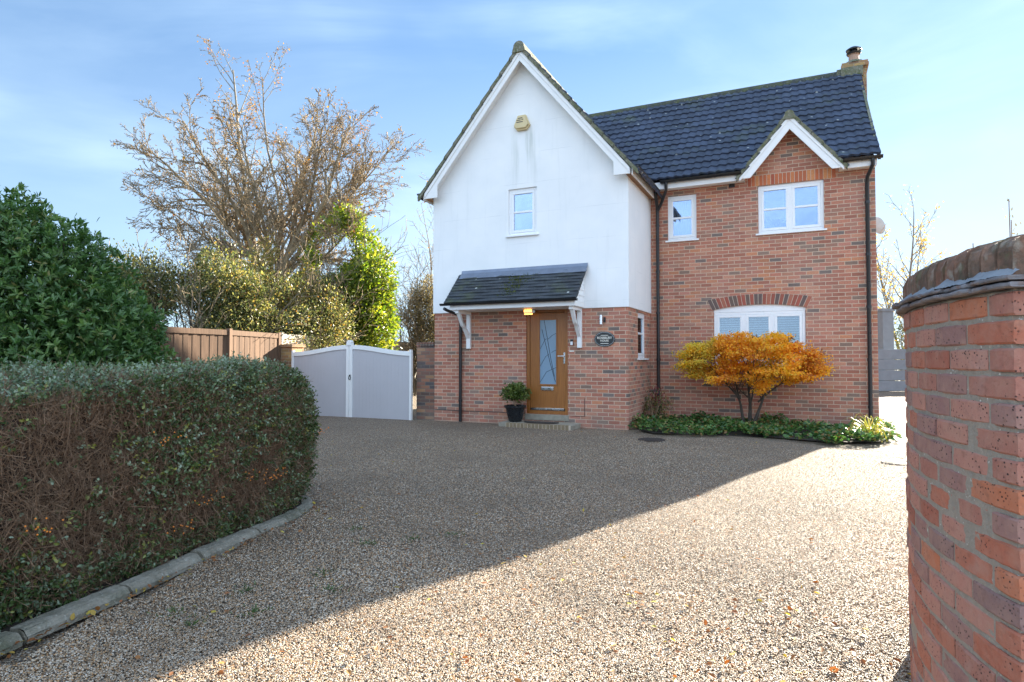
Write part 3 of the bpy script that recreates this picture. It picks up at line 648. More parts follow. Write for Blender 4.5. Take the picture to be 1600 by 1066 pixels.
for k in range(n):
    a, b = -3.60+2.82*k/n, -3.60+2.82*(k+1)/n; j = lambda x: .010*math.sin(x*9)+.006*math.sin(x*23)
    m.poly([(a, -.155+j(a), 3.03), (b, -.155+j(b), 3.03), (b, -.05, 3.155), (a, -.05, 3.155)]); m.poly([(a, -.05, 3.155), (b, -.05, 3.155), (b, -.032, 3.215), (a, -.032, 3.215)])
m.build('lead_flashing', M['lead'], cn)
M['moss_leaf'] = leaf_mat('moss_tuft', [(0,(.05,.065,.015)),(1,(.16,.18,.035))], .1, .9, .1)
n = 900; f_ = rng.random(n)**.8; uu_ = -2.30+.16*f_+rng.normal(0, .10+.05*f_, n); P = np.stack([uu_, -.66+.60*(.12+.86*f_), 2.475+.61*(.12+.86*f_)+.018], 1)
np_mesh('moss', *leaves(P, rng.normal(0, 1, (n, 3))+np.array([0, -.4, .9]), .03, .7), M['moss_leaf'], cn)
gutter('gutter', (-3.75, -.665, 2.465), (-.80, -.665, 2.465), .045, parent=cn)
for uu in (-3.43, -.955):
    b = MB(); b.box((uu-.045, -.065, 1.55), (uu+.045, -.001, 2.334)); b.box((uu-.04, -.55, 2.27), (uu+.04, -.066, 2.334))
    b.prism([(uu-.035, -.066, 1.86), (uu-.035, -.066, 1.76), (uu-.035, -.25, 1.98), (uu-.035, -.42, 2.269), (uu-.035, -.51, 2.269), (uu-.035, -.33, 2.02)], (.07, 0, 0)); b.build('bracket', M['paint'], cn, bevel=.005)
# amber bulkhead lamp under the canopy
lm = MB().box((-2.10, -.16, 2.255), (-1.86, -.06, 2.333)).build('canopy_lamp', M['steel'], cn, bevel=.01)
t = NT('lit_diffuser'); t.col((.9,.6,.3)); t.p.inputs['Emission Color'].default_value = (1,.42,.09,1); t.p.inputs['Emission Strength'].default_value = .75; M['lit'] = t.m
MB().box((-2.08, -.172, 2.225), (-1.90, -.161, 2.25)).box((-2.09, -.172, 2.275), (-1.92, -.161, 2.325)).build('diffuser', M['lit'], lm, bevel=.004)

# ---- front door
d = empty('front_door', (0, 0, 0)); d.parent = H
fz0 = DOOR[2]
m = MB(); a0, a1 = DOOR[0], DOOR[1]
m.box((a0, .03, fz0), (a0+.07, .11, 2.40)); m.box((a1-.07, .03, fz0), (a1, .11, 2.40)); m.box((a0+.07, .03, 2.27), (a1-.07, .11, 2.40)); m.box((a0+.07, .03, fz0), (a1-.07, .11, fz0+.075)); m.build('door_frame', M['oak'], d, bevel=.006)
GL = (-1.835, -1.478, .825, 2.12)
m = MB(); p, q, zb, zt = a0+.075, a1-.075, fz0+.12, 2.265
m.box((p, .05, zb), (GL[0], .095, zt)); m.box((GL[1], .05, zb), (q, .095, zt)); m.box((GL[0], .05, GL[3]), (GL[1], .095, zt)); m.box((GL[0], .05, zb), (GL[1], .095, GL[2]))
m.build('door_leaf', M['oak'], d, bevel=.004)
m = MB(); w_ = .03
m.box((GL[0]-w_, .042, GL[2]-w_), (GL[0], .0495, GL[3]+w_)); m.box((GL[1], .042, GL[2]-w_), (GL[1]+w_, .0495, GL[3]+w_)); m.box((GL[0], .042, GL[3]), (GL[1], .0495, GL[3]+w_)); m.box((GL[0], .042, GL[2]-w_), (GL[1], .0495, GL[2])); m.build('glazing_bead', M['oak'], d, bevel=.003)
MB().box((GL[0], .066, GL[2]), (GL[1], .074, GL[3])).build('door_glass', M['frost'], d)
m = MB(); gp = lambda x, z: (GL[0]+(GL[1]-GL[0])*x, .064, GL[2]+(GL[3]-GL[2])*z)
m.tube([gp(.26, 1), gp(.45, .72), gp(.66, .4), gp(.88, .12)], .0045, 5); m.tube([gp(.12, .86), gp(.35, .62), gp(.62, .33), gp(.93, .04)], .0045, 5)
for (x0, z0_, x1, z1_, x2, z2_) in ((.02,.55,.28,.68,.4,.71), (.5,.70,.75,.76,.99,.79), (.02,.28,.35,.43,.56,.47), (.7,.49,.85,.515,.99,.53), (.02,.03,.4,.19,.99,.26)):
    m.tube([gp(x0, z0_), gp(x1, z1_), gp(x2, z2_)], .004, 5)
m.build('leading', M['black'], d)
MB().box((-1.80, .03, .70), (-1.53, .05, .775)).box((-1.785, .022, .715), (-1.545, .031, .76)).build('letterbox', M['steel'], d, bevel=.004)
MB().box((a0+.10, .02, fz0+.085), (a1-.09, .06, fz0+.125)).build('threshold', M['steel'], d, bevel=.004)
MB().box((-1.315, .035, 1.24), (-1.275, .05, 1.46)).tube([(-1.295, .04, 1.39), (-1.295, -.01, 1.39), (-1.31, -.02, 1.39), (-1.42, -.02, 1.39)], .010, 8).tube([(-1.295, .04, 1.285), (-1.295, .02, 1.285)], .012, 10).build('handle', M['steel'], d, smooth=True)
# step: brick edge, worn top
st = MB().box((-2.5, -.50, -.1), (-.95, -.001, .075)).build('doorstep', M['concrete'], H, bevel=.01)
m = MB(); x = -2.30
while x < -1.0: m.box((x, -.565, -.1), (x+.066, -.501, .082)); x += .077
M['worn_brick'] = plain('worn_brick', (.22,.165,.10), .9, var=.45, sc=11, bump=.5)
m.build('brick_edging', M['worn_brick'], st, bevel=.006); MB().box((-2.31, -.557, -.1), (-.98, -.502, .074)).build('mortar_bed', M['mortar'], st)
MB().box((a0-.02, -.02, .10), (a1+.02, .03, fz0-.002)).build('door_sill', M['concrete'], H, bevel=.006)
# ---- fittings on the wall
al = MB().prism([(-2.10, T-.10, 6.33), (-2.25, T-.10, 6.33), (-2.33, T-.10, 6.14), (-2.275, T-.10, 6.07), (-2.075, T-.10, 6.07), (-2.02, T-.10, 6.14)], (0, .04, 0)).prism([(-2.09, T-.06, 6.35), (-2.26, T-.06, 6.35), (-2.355, T-.06, 6.13), (-2.285, T-.06, 6.04), (-2.065, T-.06, 6.04), (-1.995, T-.06, 6.13)], (0, .06, 0)).build('alarm_box', M['cream'], H, bevel=.008)
m = MB()
for (a, b, z) in ((-2.24, -2.14, 6.265), (-2.27, -2.18, 6.225), (-2.16, -2.12, 6.232), (-2.275, -2.13, 6.185)): m.box((a, T-.103, z), (b, T-.1005, z+.016))
m.build('printed_lines', M['ink'], al)
def text(s, size, loc, mat, parent, bold=.0, sx=1.0):
    cu = bpy.data.curves.new('t', 'FONT'); cu.body = s; cu.size = size; cu.align_x = 'CENTER'; cu.align_y = 'CENTER'; cu.extrude = .0015; cu.offset = bold
    o_ = bpy.data.objects.new('t', cu); COL.objects.link(o_); dg = bpy.context.evaluated_depsgraph_get(); me = bpy.data.meshes.new_from_object(o_.evaluated_get(dg)); bpy.data.objects.remove(o_)
    ob = bpy.data.objects.new('lettering', me); COL.objects.link(ob); me.materials.clear(); me.materials.append(mat); ob.parent = parent; ob.location = loc; ob.rotation_euler = (R(90), 0, 0); ob.scale = (sx, 1, 1); return ob
pc = (-.455, -.0, 1.716)
rim = [(math.cos(a)*.205, math.sin(a)*.145) for a in [2*math.pi*k/40 for k in range(40)]]
npl = MB().prism([(pc[0]+x, -.022, pc[2]+z) for x, z in rim], (0, .021, 0)).build('nameplate', M['plate'], H, bevel=.004)
m = MB(); r2 = [(x*.93, z*.92) for x, z in rim]; r3 = [(x*.915, z*.895) for x, z in rim]
for k in range(40): j = (k+1) % 40; m.poly([(pc[0]+r2[k][0], -.0232, pc[2]+r2[k][1]), (pc[0]+r2[j][0], -.0232, pc[2]+r2[j][1]), (pc[0]+r3[j][0], -.0232, pc[2]+r3[j][1]), (pc[0]+r3[k][0], -.0232, pc[2]+r3[k][1])])
m.build('plate_border', M['steel'], npl)
text('ROSEBURY', .062, (pc[0], -.0235, pc[2]+.022), M['gilt'], npl, .0012, .98); text('HOUSE', .052, (pc[0], -.0235, pc[2]-.032), M['gilt'], npl, .001, 1)
for (z, w_) in ((.072, .075), (-.085, .08)): MB().box((pc[0]-w_, -.024, pc[2]+z-.005), (pc[0]+w_, -.0222, pc[2]+z+.005)).build('scroll_ornament', M['gilt'], npl)
wl = MB().box((-.475, -.02, 2.04), (-.435, -.001, 2.14)).tube([(-.455, -.02, 2.09), (-.455, -.06, 2.09)], .012, 8).build('wall_lamp', M['black'], H)
MB().tube([(-.51, -.075, 2.0), (-.51, -.075, 2.18)], .033, 14).build('lamp_cylinder', M['steel'], wl, smooth=True)
db = MB().box((-1.155, -.025, 1.60), (-1.095, -.001, 1.72)).build('doorbell', M['black'], H, bevel=.006); MB().box((-1.15, -.030, 1.605), (-1.10, -.0255, 1.675)).build('bell_push', M['upvc'], db, bevel=.004)
MB().box((-1.175, -.008, 1.475), (-1.085, -.001, 1.50)).build('key_label', M['gilt'], H)
# meter cover let into the wall
m = MB()
for a, b in (((-1.205, -.006, .205), (-.862, -.001, .212)), ((-.87, -.006, .213), (-.862, -.001, .56))): m.box(a, b)
m.build('cable', M['black'], H)
m = MB(); m.tube([(-4.29, -.008, .235), (-3.6, -.008, .225), (-2.9, -.008, .23), (-2.13, -.008, .225)], .006, 5); m.build('cable', M['black'], H)
# satellite dish on the end wall
ds_ = MB(); n = 20
for i in range(5):
    for k in range(n):
        def pp(i, k): a = 2*math.pi*k/n; r_ = .28*i/5; return (r_*math.cos(a), -.06*(1-(r_/.28)**2), r_*math.sin(a)*1.1)
        ds_.poly([pp(i, k), pp(i, k+1), pp(i+1, k+1), pp(i+1, k)])
t = NT('pale_dish'); t.col(t.mix(t.noise(t.obj(), 8, 4), (.42,.38,.33), (.52,.47,.42))); t.rough(.6); M['dish'] = t.m
dsh = ds_.build('satellite_dish', M['dish'], H, smooth='all', loc=(4.50, 3.4, 4.14)); dsh.rotation_euler = (R(-10), 0, R(40)); dsh.scale = (.62, .62, .62)
MB().tube([(0, .0, 0), (-.1, .12, -.1), (-.35, .12, -.1)], .018, 8).tube([(0, -.02, -.28), (0, -.3, -.05)], .01, 6).build('dish_arm', M['steel'], dsh)

# ------------------------------------------------------------------ white double gate, stub wall, pier
gv = -.16; g0, gm, g1 = -8.24, -6.49, -4.78
G = empty('double_gate', tuple(hw(gm, gv, 0)), -HA, label='white framed double gate with pale grey panels and arched top', cat='gate')
def gtop(x): f = abs(x)/1.73; return 1.50 + .155*(.5+.5*math.cos(math.pi*min(1, f*1.02)))
for sgn in (1, -1):
    e = (g1-gm) if sgn > 0 else (g0-gm); xs = [.085*sgn + (e-sgn*.05-.085*sgn)*k/16 for k in range(17)]
    fr = MB()
    fr.prism([(x, -.03, gtop(x)) for x in xs] + [(x, -.03, gtop(x)-.10) for x in reversed(xs)], (0, .06, 0))
    xe = e; fr.box((min(xe, xe-sgn*.05), -.035, -.02), (max(xe, xe-sgn*.05), .035, 1.535)); fr.box((min(0.004*sgn, .085*sgn), -.034, -.02), (max(.004*sgn, .085*sgn), .034, 1.70))
    lf = fr.build('gate_leaf', M['paint'], G, bevel=.004)
    pn = MB()
    for k in range(16):
        a, b = xs[k], xs[k+1]; a, b = (a, b) if a < b else (b, a)
        pn.prism([(a+.002, -.0075, -.02), (b-.002, -.0075, -.02), (b-.002, -.0075, gtop(b)-.09), (a+.002, -.0075, gtop(a)-.09)], (0, .024, 0))
    for k in range(16):
        a, b = xs[k], xs[k+1]; a, b = min(a, b), max(a, b); pn.prism([(a, -.006, -.02), (b, -.006, -.02), (b, -.006, gtop(b)-.092), (a, -.006, gtop(a)-.092)], (0, .012, 0))
    pn.build('panel', M['gate_panel'], lf)
MB().box((-.062, -.05, 1.64), (.062, .05, 1.72)).prism([(-.07, -.05, 1.72), (.07, -.05, 1.72), (.03, -.05, 1.765), (-.03, -.05, 1.765)], (0, .1, 0)).build('finial', M['paint'], G, bevel=.004)
MB().tube([(.03+.03*math.cos(a), -.045, .90+.045*math.sin(a)) for a in [2*math.pi*k/12 for k in range(13)]], .007, 6).box((.01, -.04, .93), (.05, -.034, .97)).build('latch_ring', M['black'], G)
sw = MB().box((-4.775, .02, -.1), (-4.305, .235, 1.60)).build('brick_wall', M['brick_dark'], None, loc=(HX, HY, 0)); sw.rotation_euler = (0, 0, -HA)
tag(sw, 'short dark weathered brick wall between white gate and house', 'wall')
m = MB(); x = -4.775
while x < -4.32: m.box((x, .0, 1.605), (x+.066, .25, 1.70)); x += .076
m.build('coping', M['brick_dark'], sw, bevel=.005)
pr_ = MB().box((-8.72, -.15, -.1), (-8.27, .25, 1.62)).build('brick_pier', M['brick_yellow'], None, loc=(HX, HY, 0)); pr_.rotation_euler = (0, 0, -HA)
tag(pr_, 'ochre brick pier at the far side of the white gate', 'pier')
MB().box((-8.75, -.18, 1.621), (-8.24, .28, 1.69)).build('cap', M['brick_yellow'], pr_, bevel=.006)

# ------------------------------------------------------------------ fences
def fence(pts, h, mat, label, posts=True, bw=.11, capc=True):
    r = empty('wooden_fence', (pts[0][0], pts[0][1], 0), label=label, cat='fence'); o = Vector((pts[0][0], pts[0][1], 0))
    for i in range(len(pts)-1):
        a, b = Vector((*pts[i], 0))-o, Vector((*pts[i+1], 0))-o; d_ = (b-a); L_ = d_.length; d_.normalize(); n_ = Vector((d_.y, -d_.x, 0))
        m = MB(); x = .06; k = 0
        while x < L_-.06:
            p = a+d_*x; q = a+d_*min(x+bw-.006, L_-.05); hh = h+random.uniform(-.008, .008); off = n_*(.012 if k % 2 else .0)
            m.prism([p+off, q+off+n_*.006, q+off+n_*.006+Vector((0, 0, hh)), p+off+Vector((0, 0, hh))], n_*.012); x += bw*.94; k += 1
        m.build('panel', mat, r)
        if capc: MB().prism([a+d_*.05-n_*.02+Vector((0, 0, h-.09)), a+d_*(L_-.05)-n_*.02+Vector((0, 0, h-.09)), a+d_*(L_-.05)-n_*.02+Vector((0, 0, h+.02)), a+d_*.05-n_*.02+Vector((0, 0, h+.02))], n_*.07).build('rail', mat, r)
        for e in ([a, b] if i == len(pts)-2 else [a]):
            MB().prism([e-d_*.05-n_*.04, e+d_*.05-n_*.04, e+d_*.05+n_*.06, e-d_*.05+n_*.06], (0, 0, h+.05)).build('post', mat, r)
    return r
fence([(-7.4, 9.9), (-6.72, 11.75), (-6.05, 13.3), (-5.75, 15.3)], 1.93, M['fence_brown'], 'brown close-boarded wooden fence in front of shrubs, behind the clipped hedge')
fence([(-5.72, 15.42), (-5.28, 17.4), (-4.8, 19.5), (-4.3, 21.6), (-3.4, 25)], 1.93, M['fence_pale'], 'pale weathered boarded fence seen over the top of the white gate')

# ------------------------------------------------------------------ plants
def shrub_blob(blobs, n, L, jit=.8, up=.25, shell=.55, wid=.5, gap=1.3, gth=-.35, fuzz=.07):
    """leaves spread through the outer volume of several ellipsoids, with gaps"""
    B = np.array(blobs, float); vol = (B[:, 3]*B[:, 4]*B[:, 5])**(2/3); idx = rng.choice(len(B), n, p=vol/vol.sum())
    d_ = unit(rng.normal(0, 1, (n, 3))); rad = 1-shell*rng.random(n)**1.6; P = B[idx, :3]+d_*B[idx, 3:]*rad[:, None]
    P += rng.normal(0, fuzz, P.shape); keep = snoise(P, gap) > gth; P, d_ = P[keep], d_[keep]
    D = d_+rng.normal(0, jit, P.shape); D[:, 2] += up
    return leaves(P, D, L*rng.uniform(.65, 1.25, len(P)), wid, nrm=d_+np.array([0, 0, .5]))
def whorls(blobs, n, L, per=8, wid=.3, shell=.45, up=.5):
    B = np.array(blobs, float); vol = (B[:, 3]*B[:, 4]*B[:, 5])**(2/3); idx = rng.choice(len(B), n, p=vol/vol.sum())
    d_ = unit(rng.normal(0, 1, (n, 3))); P = B[idx, :3]+d_*B[idx, 3:]*(1-shell*rng.random(n)**1.8)[:, None]+rng.normal(0, .04, (n, 3))
    ax = unit(d_+np.array([0, 0, up])+rng.normal(0, .35, (n, 3)))
    P = np.repeat(P, per, 0); A = np.repeat(ax, per, 0); o = unit(np.cross(A, rng.normal(0, 1, A.shape)))
    rr = np.clip(np.repeat(rng.random(n), per)*.7+rng.random(n*per)*.3, 0, 1)
    return leaves(P-A*rng.uniform(0, L*.5, (len(P), 1)), A*rng.uniform(.35, 1.1, (len(P), 1))+o*.8, L*rng.uniform(.7, 1.15, len(P)), wid, nrm=A, jit=.25, rnd=rr)
def branches(base, limbs, r0, depth=3, kids=(9, 7, 4), ratio=.45, spread=.8, droop=0., rmin=.006, seed=1, start=.22, wig=.07):
    """recursive limbs; returns tube MB and arrays of twig segments (A,B,ra,rb) and tips"""
    rs = random.Random(seed); m = MB(); A, B, ra, rb, tips = [], [], [], [], []
    def grow(p, d_, L_, r, lv):
        n = 8 if lv == 0 else 5 if lv == 1 else 3; pts = [p]; dd = d_.normalized(); d0 = dd.copy(); up = Vector((0, 0, 1))
        for k in range(n):
            dd = (dd + Vector((rs.gauss(0, wig), rs.gauss(0, wig), rs.gauss(0, wig)))*(1.6 if lv else 1.5) + up*(0 if lv == 0 else .035 if lv < 2 else -droop) + d0*(.35 if lv == 0 else 0)).normalized(); pts.append(pts[-1]+dd*L_/n)
        rad = [max(rmin, r*(1-.82*k/n)) for k in range(n+1)]
        if lv <= 1: m.tube(pts, rad, 7 if lv == 0 else 5, cap=False)
        else:
            for k in range(n): A.append(pts[k]); B.append(pts[k+1]); ra.append(rad[k]); rb.append(rad[k+1])
        if lv >= depth-1: tips.append((pts[-1], dd)); tips.append((pts[n//2], dd))
        if lv >= depth: return
        for c_ in range(kids[lv]):
            f = start+(1-start)*(c_+rs.random())/kids[lv]; i = min(n-1, int(f*n)); q = pts[i].lerp(pts[i+1], f*n-i); td = (pts[i+1]-pts[i]).normalized()
            sd = td.orthogonal().normalized(); sd.rotate(Matrix.Rotation(rs.uniform(0, 6.28), 3, td)); nd = (td + sd*spread*rs.uniform(.6, 1.25)).normalized()
            grow(q, nd, L_*ratio*rs.uniform(.6, 1.25)*(1.15-.45*f), max(rmin, rad[i]*.52), lv+1)
    for (p, q, rr) in limbs: grow(Vector(p), Vector(q)-Vector(p), (Vector(q)-Vector(p)).length, rr, 0)
    return m, np.array(A), np.array(B), np.array(ra), np.array(rb), tips
# ---- clipped hedge in the left foreground
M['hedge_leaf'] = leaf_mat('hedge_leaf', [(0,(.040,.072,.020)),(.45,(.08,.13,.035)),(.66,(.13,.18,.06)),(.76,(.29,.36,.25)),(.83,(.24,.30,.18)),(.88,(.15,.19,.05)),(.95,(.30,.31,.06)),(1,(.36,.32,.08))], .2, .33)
M['twig'] = bark_mat('twig', (.16,.095,.055), (.34,.22,.135), 30)
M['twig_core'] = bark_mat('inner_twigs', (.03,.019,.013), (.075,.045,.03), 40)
t = NT('berry'); t.col((.75,.24,.03)); t.rough(.3); M['berry'] = t.m
hd = np.array([.232, .9727, 0]); hn = np.array([.9727, -.232, 0])     # along the hedge, towards the drive
HC = np.array([-3.01, 3.55, .60]); HL, HWd, HH = 2.72, .72, .675
HDG = empty('hedge', (HC[0], HC[1], 0), label='clipped box-shaped hedge of brown twigs and small green leaves beside the kerb', cat='hedge')
HDG_O = np.array([HC[0], HC[1], 0])
def hedge_pts(n, front=.62):
    q = rng.uniform(-1, 1, (n, 3)); f = rng.random(n)
    q[:, 1] = np.where(f < front, 1, q[:, 1]); q[:, 2] = np.where((f >= front) & (f < front+.23), 1, q[:, 2]); q[:, 0] = np.where((f >= front+.23), 1, q[:, 0])
    pw = 5.5; s_ = (np.abs(q)**pw).sum(1)**(1/pw); q = q/s_[:, None]
    N_ = np.sign(q)*np.abs(q)**(pw-1); N_ = unit(N_[:, :1]*hd+N_[:, 1:2]*hn*1.0+N_[:, 2:]*np.array([0, 0, 1.]))
    P = HC + q[:, :1]*HL*hd + q[:, 1:2]*HWd*hn + q[:, 2:]*HH*np.array([0, 0, 1.])
    P += N_*(snoise(P, 2.0)*.060+snoise(P, 7.)*.022)[:, None]
    return P-HDG_O, N_, q
V, F, Rr = [], [], []
n = 60; us_ = np.linspace(-1, 1, n)
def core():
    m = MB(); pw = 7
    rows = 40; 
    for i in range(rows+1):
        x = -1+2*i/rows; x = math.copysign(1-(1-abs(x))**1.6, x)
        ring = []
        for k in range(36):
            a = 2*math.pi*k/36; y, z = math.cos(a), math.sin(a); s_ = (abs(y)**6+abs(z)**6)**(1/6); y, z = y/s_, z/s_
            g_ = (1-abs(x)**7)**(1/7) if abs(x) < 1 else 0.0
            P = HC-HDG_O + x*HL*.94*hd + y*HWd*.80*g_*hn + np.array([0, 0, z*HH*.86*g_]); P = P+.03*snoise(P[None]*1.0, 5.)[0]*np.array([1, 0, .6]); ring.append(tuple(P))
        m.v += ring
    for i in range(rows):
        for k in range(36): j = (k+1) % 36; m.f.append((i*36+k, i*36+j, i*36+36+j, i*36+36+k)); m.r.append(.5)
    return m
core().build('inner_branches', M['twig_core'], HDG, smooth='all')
P, N_, q = hedge_pts(95000); D = N_*.30+rng.normal(0, .55, P.shape)+np.array([0, 0, .5]); D = unit(D); Ln = rng.uniform(.04, .17, len(P))[:, None]*np.where(rng.random(len(P)) < .04, 2.2, 1)[:, None]
A = P-N_*rng.uniform(.0, .15, (len(P), 1))-D*Ln*.6; np_mesh('twigs', *rods(A, A+D*Ln, rng.uniform(.0009, .0021, len(P)), .0007), M['twig'], HDG)
P, N_, q = hedge_pts(33000); nz_ = snoise(P, 1.5)*.5+snoise(P, 4.)*.6
bare = np.clip(1.2-(q[:, 0]+.12+.30*q[:, 2])*1.25, 0, 1)*(q[:, 1] > .8)*np.clip((q[:, 2]+.85)*3, 0, 1)*np.clip((.95-q[:, 2])*7, 0, 1)
keep = rng.random(len(P)) < np.clip(.62-bare*.60+nz_*.42, .02, 1)*np.where(q[:, 2] > .93, .45+.5*(nz_ > -.2), 1); P, N_, q, bare = P[keep], N_[keep], q[keep], bare[keep]
per = 8; ax = unit(N_*.6+rng.normal(0, .55, P.shape)+np.array([0, 0, .35])); tone = np.clip(rng.random(len(P))*.80+bare*.25*rng.random(len(P)), 0, .95); tone = np.where(rng.random(len(P)) < .05, .93, tone); tone = np.where((q[:, 2] > .90) & (rng.random(len(P)) < .8), rng.uniform(.66, .82, len(P)), tone)  # sprigs on the hedge top get paler tones, sky sheen put into their colour
base_ = P-N_*rng.uniform(.02, .09, (len(P), 1)); Pl = np.repeat(base_, per, 0)+np.repeat(ax, per, 0)*np.tile(np.linspace(.0, .085, per), len(P))[:, None]; Dl = np.repeat(ax, per, 0)*.45+rng.normal(0, .75, Pl.shape)
np_mesh('foliage', *leaves(Pl, Dl, rng.uniform(.014, .030, len(Pl)), .58, nrm=np.repeat(N_, per, 0)+np.array([0, 0, .8]), rnd=np.clip(np.repeat(tone, per)+rng.normal(0, .04, len(Pl)), 0, 1)), M['hedge_leaf'], HDG)
b0 = MB().lathe([(.0, -.005), (.004, -.003), (.0058, 0), (.004, .003), (.0, .005)], (0, 0, 0), 6).build('berry', M['berry'], HDG, smooth='all'); first = True
for (x, y, z) in ((-.1,1,-.15),(.35,1,-.32),(.52,1,-.2),(.6,1,-.3),(.66,1,-.26),(.25,1,-.5),(.93,.86,.1),(.2,1,.35)):
    for k in range(12):
        P_ = HC-HDG_O+(x+random.gauss(0, .026))*HL*hd+hn*(y*HWd+.035+random.uniform(-.01, .03))+np.array([0, 0, z*HH+random.gauss(0, .022)])
        if first: ob = b0; first = False
        else: ob = b0.copy(); COL.objects.link(ob); ob.parent = HDG
        ob.location = tuple(P_)

# ---- big dark evergreen behind the hedge
M['ever'] = leaf_mat('evergreen_leaf', [(0,(.055,.115,.032)),(.5,(.095,.19,.055)),(.85,(.17,.27,.07)),(1,(.33,.28,.12))], .3, .36, .5)
M['bark'] = bark_mat('bark', (.06,.05,.038), (.17,.14,.10)); M['bark_pale'] = bark_mat('pale_bark', (.13,.11,.085), (.30,.26,.20)); M['bark_grey'] = bark_mat('grey_bark', (.15,.112,.068), (.40,.30,.18))
EB = [(-5.9,7.6,1.6,1.35,1.2,1.55), (-5.2,7.3,1.35,.95,.9,1.2), (-4.75,7.4,.95,.70,.8,.9), (-6.6,7.4,2.0,1.1,1.1,1.35), (-5.6,7.0,.8,1.3,.8,.8), (-4.95,7.2,1.7,.5,.5,.5), (-5.6,7.3,2.35,.75,.7,.75), (-4.62,7.4,1.65,.42,.5,.5),(-5.2,7.3,2.2,.5,.5,.5),(-6.0,7.4,2.95,.45,.5,.4), (-6.2,7.0,2.6,.5,.5,.6)]
e0 = np.array([-5.4, 7.5, 0]); E_ = empty('evergreen_shrub', tuple(e0), label='large dark glossy evergreen shrub behind the left end of the hedge', cat='shrub')
EBl = [(b[0]-e0[0], b[1]-e0[1], *b[2:]) for b in EB]
np_mesh('foliage', *joinm(whorls(EBl, 8500, .088, 8), shrub_blob(EBl, 7000, .085, shell=.75, wid=.35, gth=-9)), M['ever'], E_)
m, A, B, ra, rb, tips = branches(None, [((0, 0, 0), (-.3, 0, 2.4), .07), ((.1, 0, 0), (.7, -.1, 1.6), .05), ((-.1, 0, 0), (-1.0, 0, 2.2), .05)], .06, 2, (6, 4, 2), seed=4); m.build('trunk', M['bark'], E_)

# ---- tall bare autumn tree, a birch and background shrubs beyond the fence
M['tan_leaf'] = leaf_mat('autumn_leaf', [(0,(.22,.11,.03)),(.4,(.34,.18,.045)),(.75,(.46,.27,.06)),(.92,(.5,.22,.04)),(1,(.30,.07,.03))], .35, .7, .1)
def L3(px, py, Y): # metric helper kept to plain numbers: direction from the viewpoint scaled to a distance
    dx, du = (px-800)/974.3, (533-py)/974.3; c_, s_ = math.cos(R(1.613)), math.sin(R(1.613)); k = Y/(c_-du*s_); return (dx*k, Y, 1.34+(s_+du*c_)*k)
def mk_tree(name, label, base, limbs, r0, bark, leafmat, nleaf, lsize, seed, **kw):
    root = empty(name, base, label=label, cat='tree'); b = Vector(base)
    lm_ = [(Vector(p)-b, Vector(q)-b, rr) for p, q, rr in limbs]
    m, A, B, ra, rb, tips = branches(None, lm_, r0, seed=seed, **kw); m.build('trunk', bark, root, smooth='all')
    np_mesh('twigs', *rods(A, B, ra, rb), bark, root)
    if nleaf:
        pk = rng.choice(len(tips), nleaf); P = np.array([tips[k][0] for k in pk])+rng.normal(0, .09, (nleaf, 3)); D = np.array([tips[k][1] for k in pk])+rng.normal(0, .6, (nleaf, 3))+np.array([0, 0, -.6])
        np_mesh('crown', *leaves(P, D, lsize*rng.uniform(.6, 1.2, nleaf), .6), leafmat, root)
    return root
tb = (-7.9, 20.5, 0)
F0 = (-7.8, 20.5, 4.3)
lim = [(tb, F0, .24)]
for (dx, dy, z, rr) in ((-3.2,-1.0,8.3,.10), (-3.6,.8,7.6,.085), (-4.0,-.6,6.2,.07), (-2.2,1.2,8.6,.09), (-1.2,-1.4,9.0,.09), (.1,.8,9.8,.11), (1.2,-1.0,9.0,.10), (2.0,1.0,8.2,.09), (3.4,-.8,8.4,.085), (3.9,.6,7.4,.08), (2.8,.9,9.0,.07), (3.1,-1.4,5.9,.06), (-2.9,1.6,8.2,.08), (.5,-1.8,8.4,.08), (1.5,1.8,8.7,.08), (-3.4,-1.6,5.2,.05), (2.6,1.4,5.4,.05)):
    j = random.uniform(-.6, .5); lim.append(((F0[0]+dx*.06, F0[1]+dy*.05, F0[2]-.3+j), (F0[0]+dx, F0[1]+dy, z), rr))
mk_tree('bare_tree', 'wide spreading nearly leafless tree with many stems rising beyond the fence', tb, lim, .2, M['bark_grey'], M['tan_leaf'], 1500, .085, 11, depth=3, kids=(21, 11, 7), ratio=.33, spread=.9, rmin=.0075, start=.15, wig=.12)
bb = (-9.0, 24.5, 0)
mk_tree('birch_tree', 'slender pale birch with drooping twigs, tallest top behind the bare tree', bb, [(bb, (-9.25, 24.5, 13.3), .15), ((-8.9, 24.6, 2.), (-8.3, 24.2, 11.8), .09), ((-8.9, 24.6, 3.), (-6.2, 24.2, 10.6), .07)], .12, M['bark_pale'], M['tan_leaf'], 1500, .08, 5, depth=3, kids=(20, 7, 4), ratio=.22, spread=.7, droop=.22, rmin=.0075, start=.35)
M['olive'] = leaf_mat('olive_leaf', [(0,(.05,.068,.025)),(.35,(.12,.14,.05)),(.65,(.22,.22,.08)),(.9,(.40,.34,.12)),(1,(.34,.18,.06))], .42)
M['ochre'] = leaf_mat('russet_leaf', [(0,(.14,.135,.045)),(.35,(.27,.24,.07)),(.65,(.38,.31,.09)),(.92,(.48,.34,.11)),(1,(.36,.08,.05))], .45)
M['laurel'] = leaf_mat('laurel_leaf', [(0,(.07,.12,.022)),(.4,(.15,.22,.035)),(.75,(.29,.33,.055)),(1,(.46,.42,.08))], .45, .35)
M['drab'] = leaf_mat('drab_leaf', [(0,(.11,.10,.06)),(.5,(.20,.17,.09)),(.8,(.32,.26,.12)),(1,(.42,.33,.14))], .38)
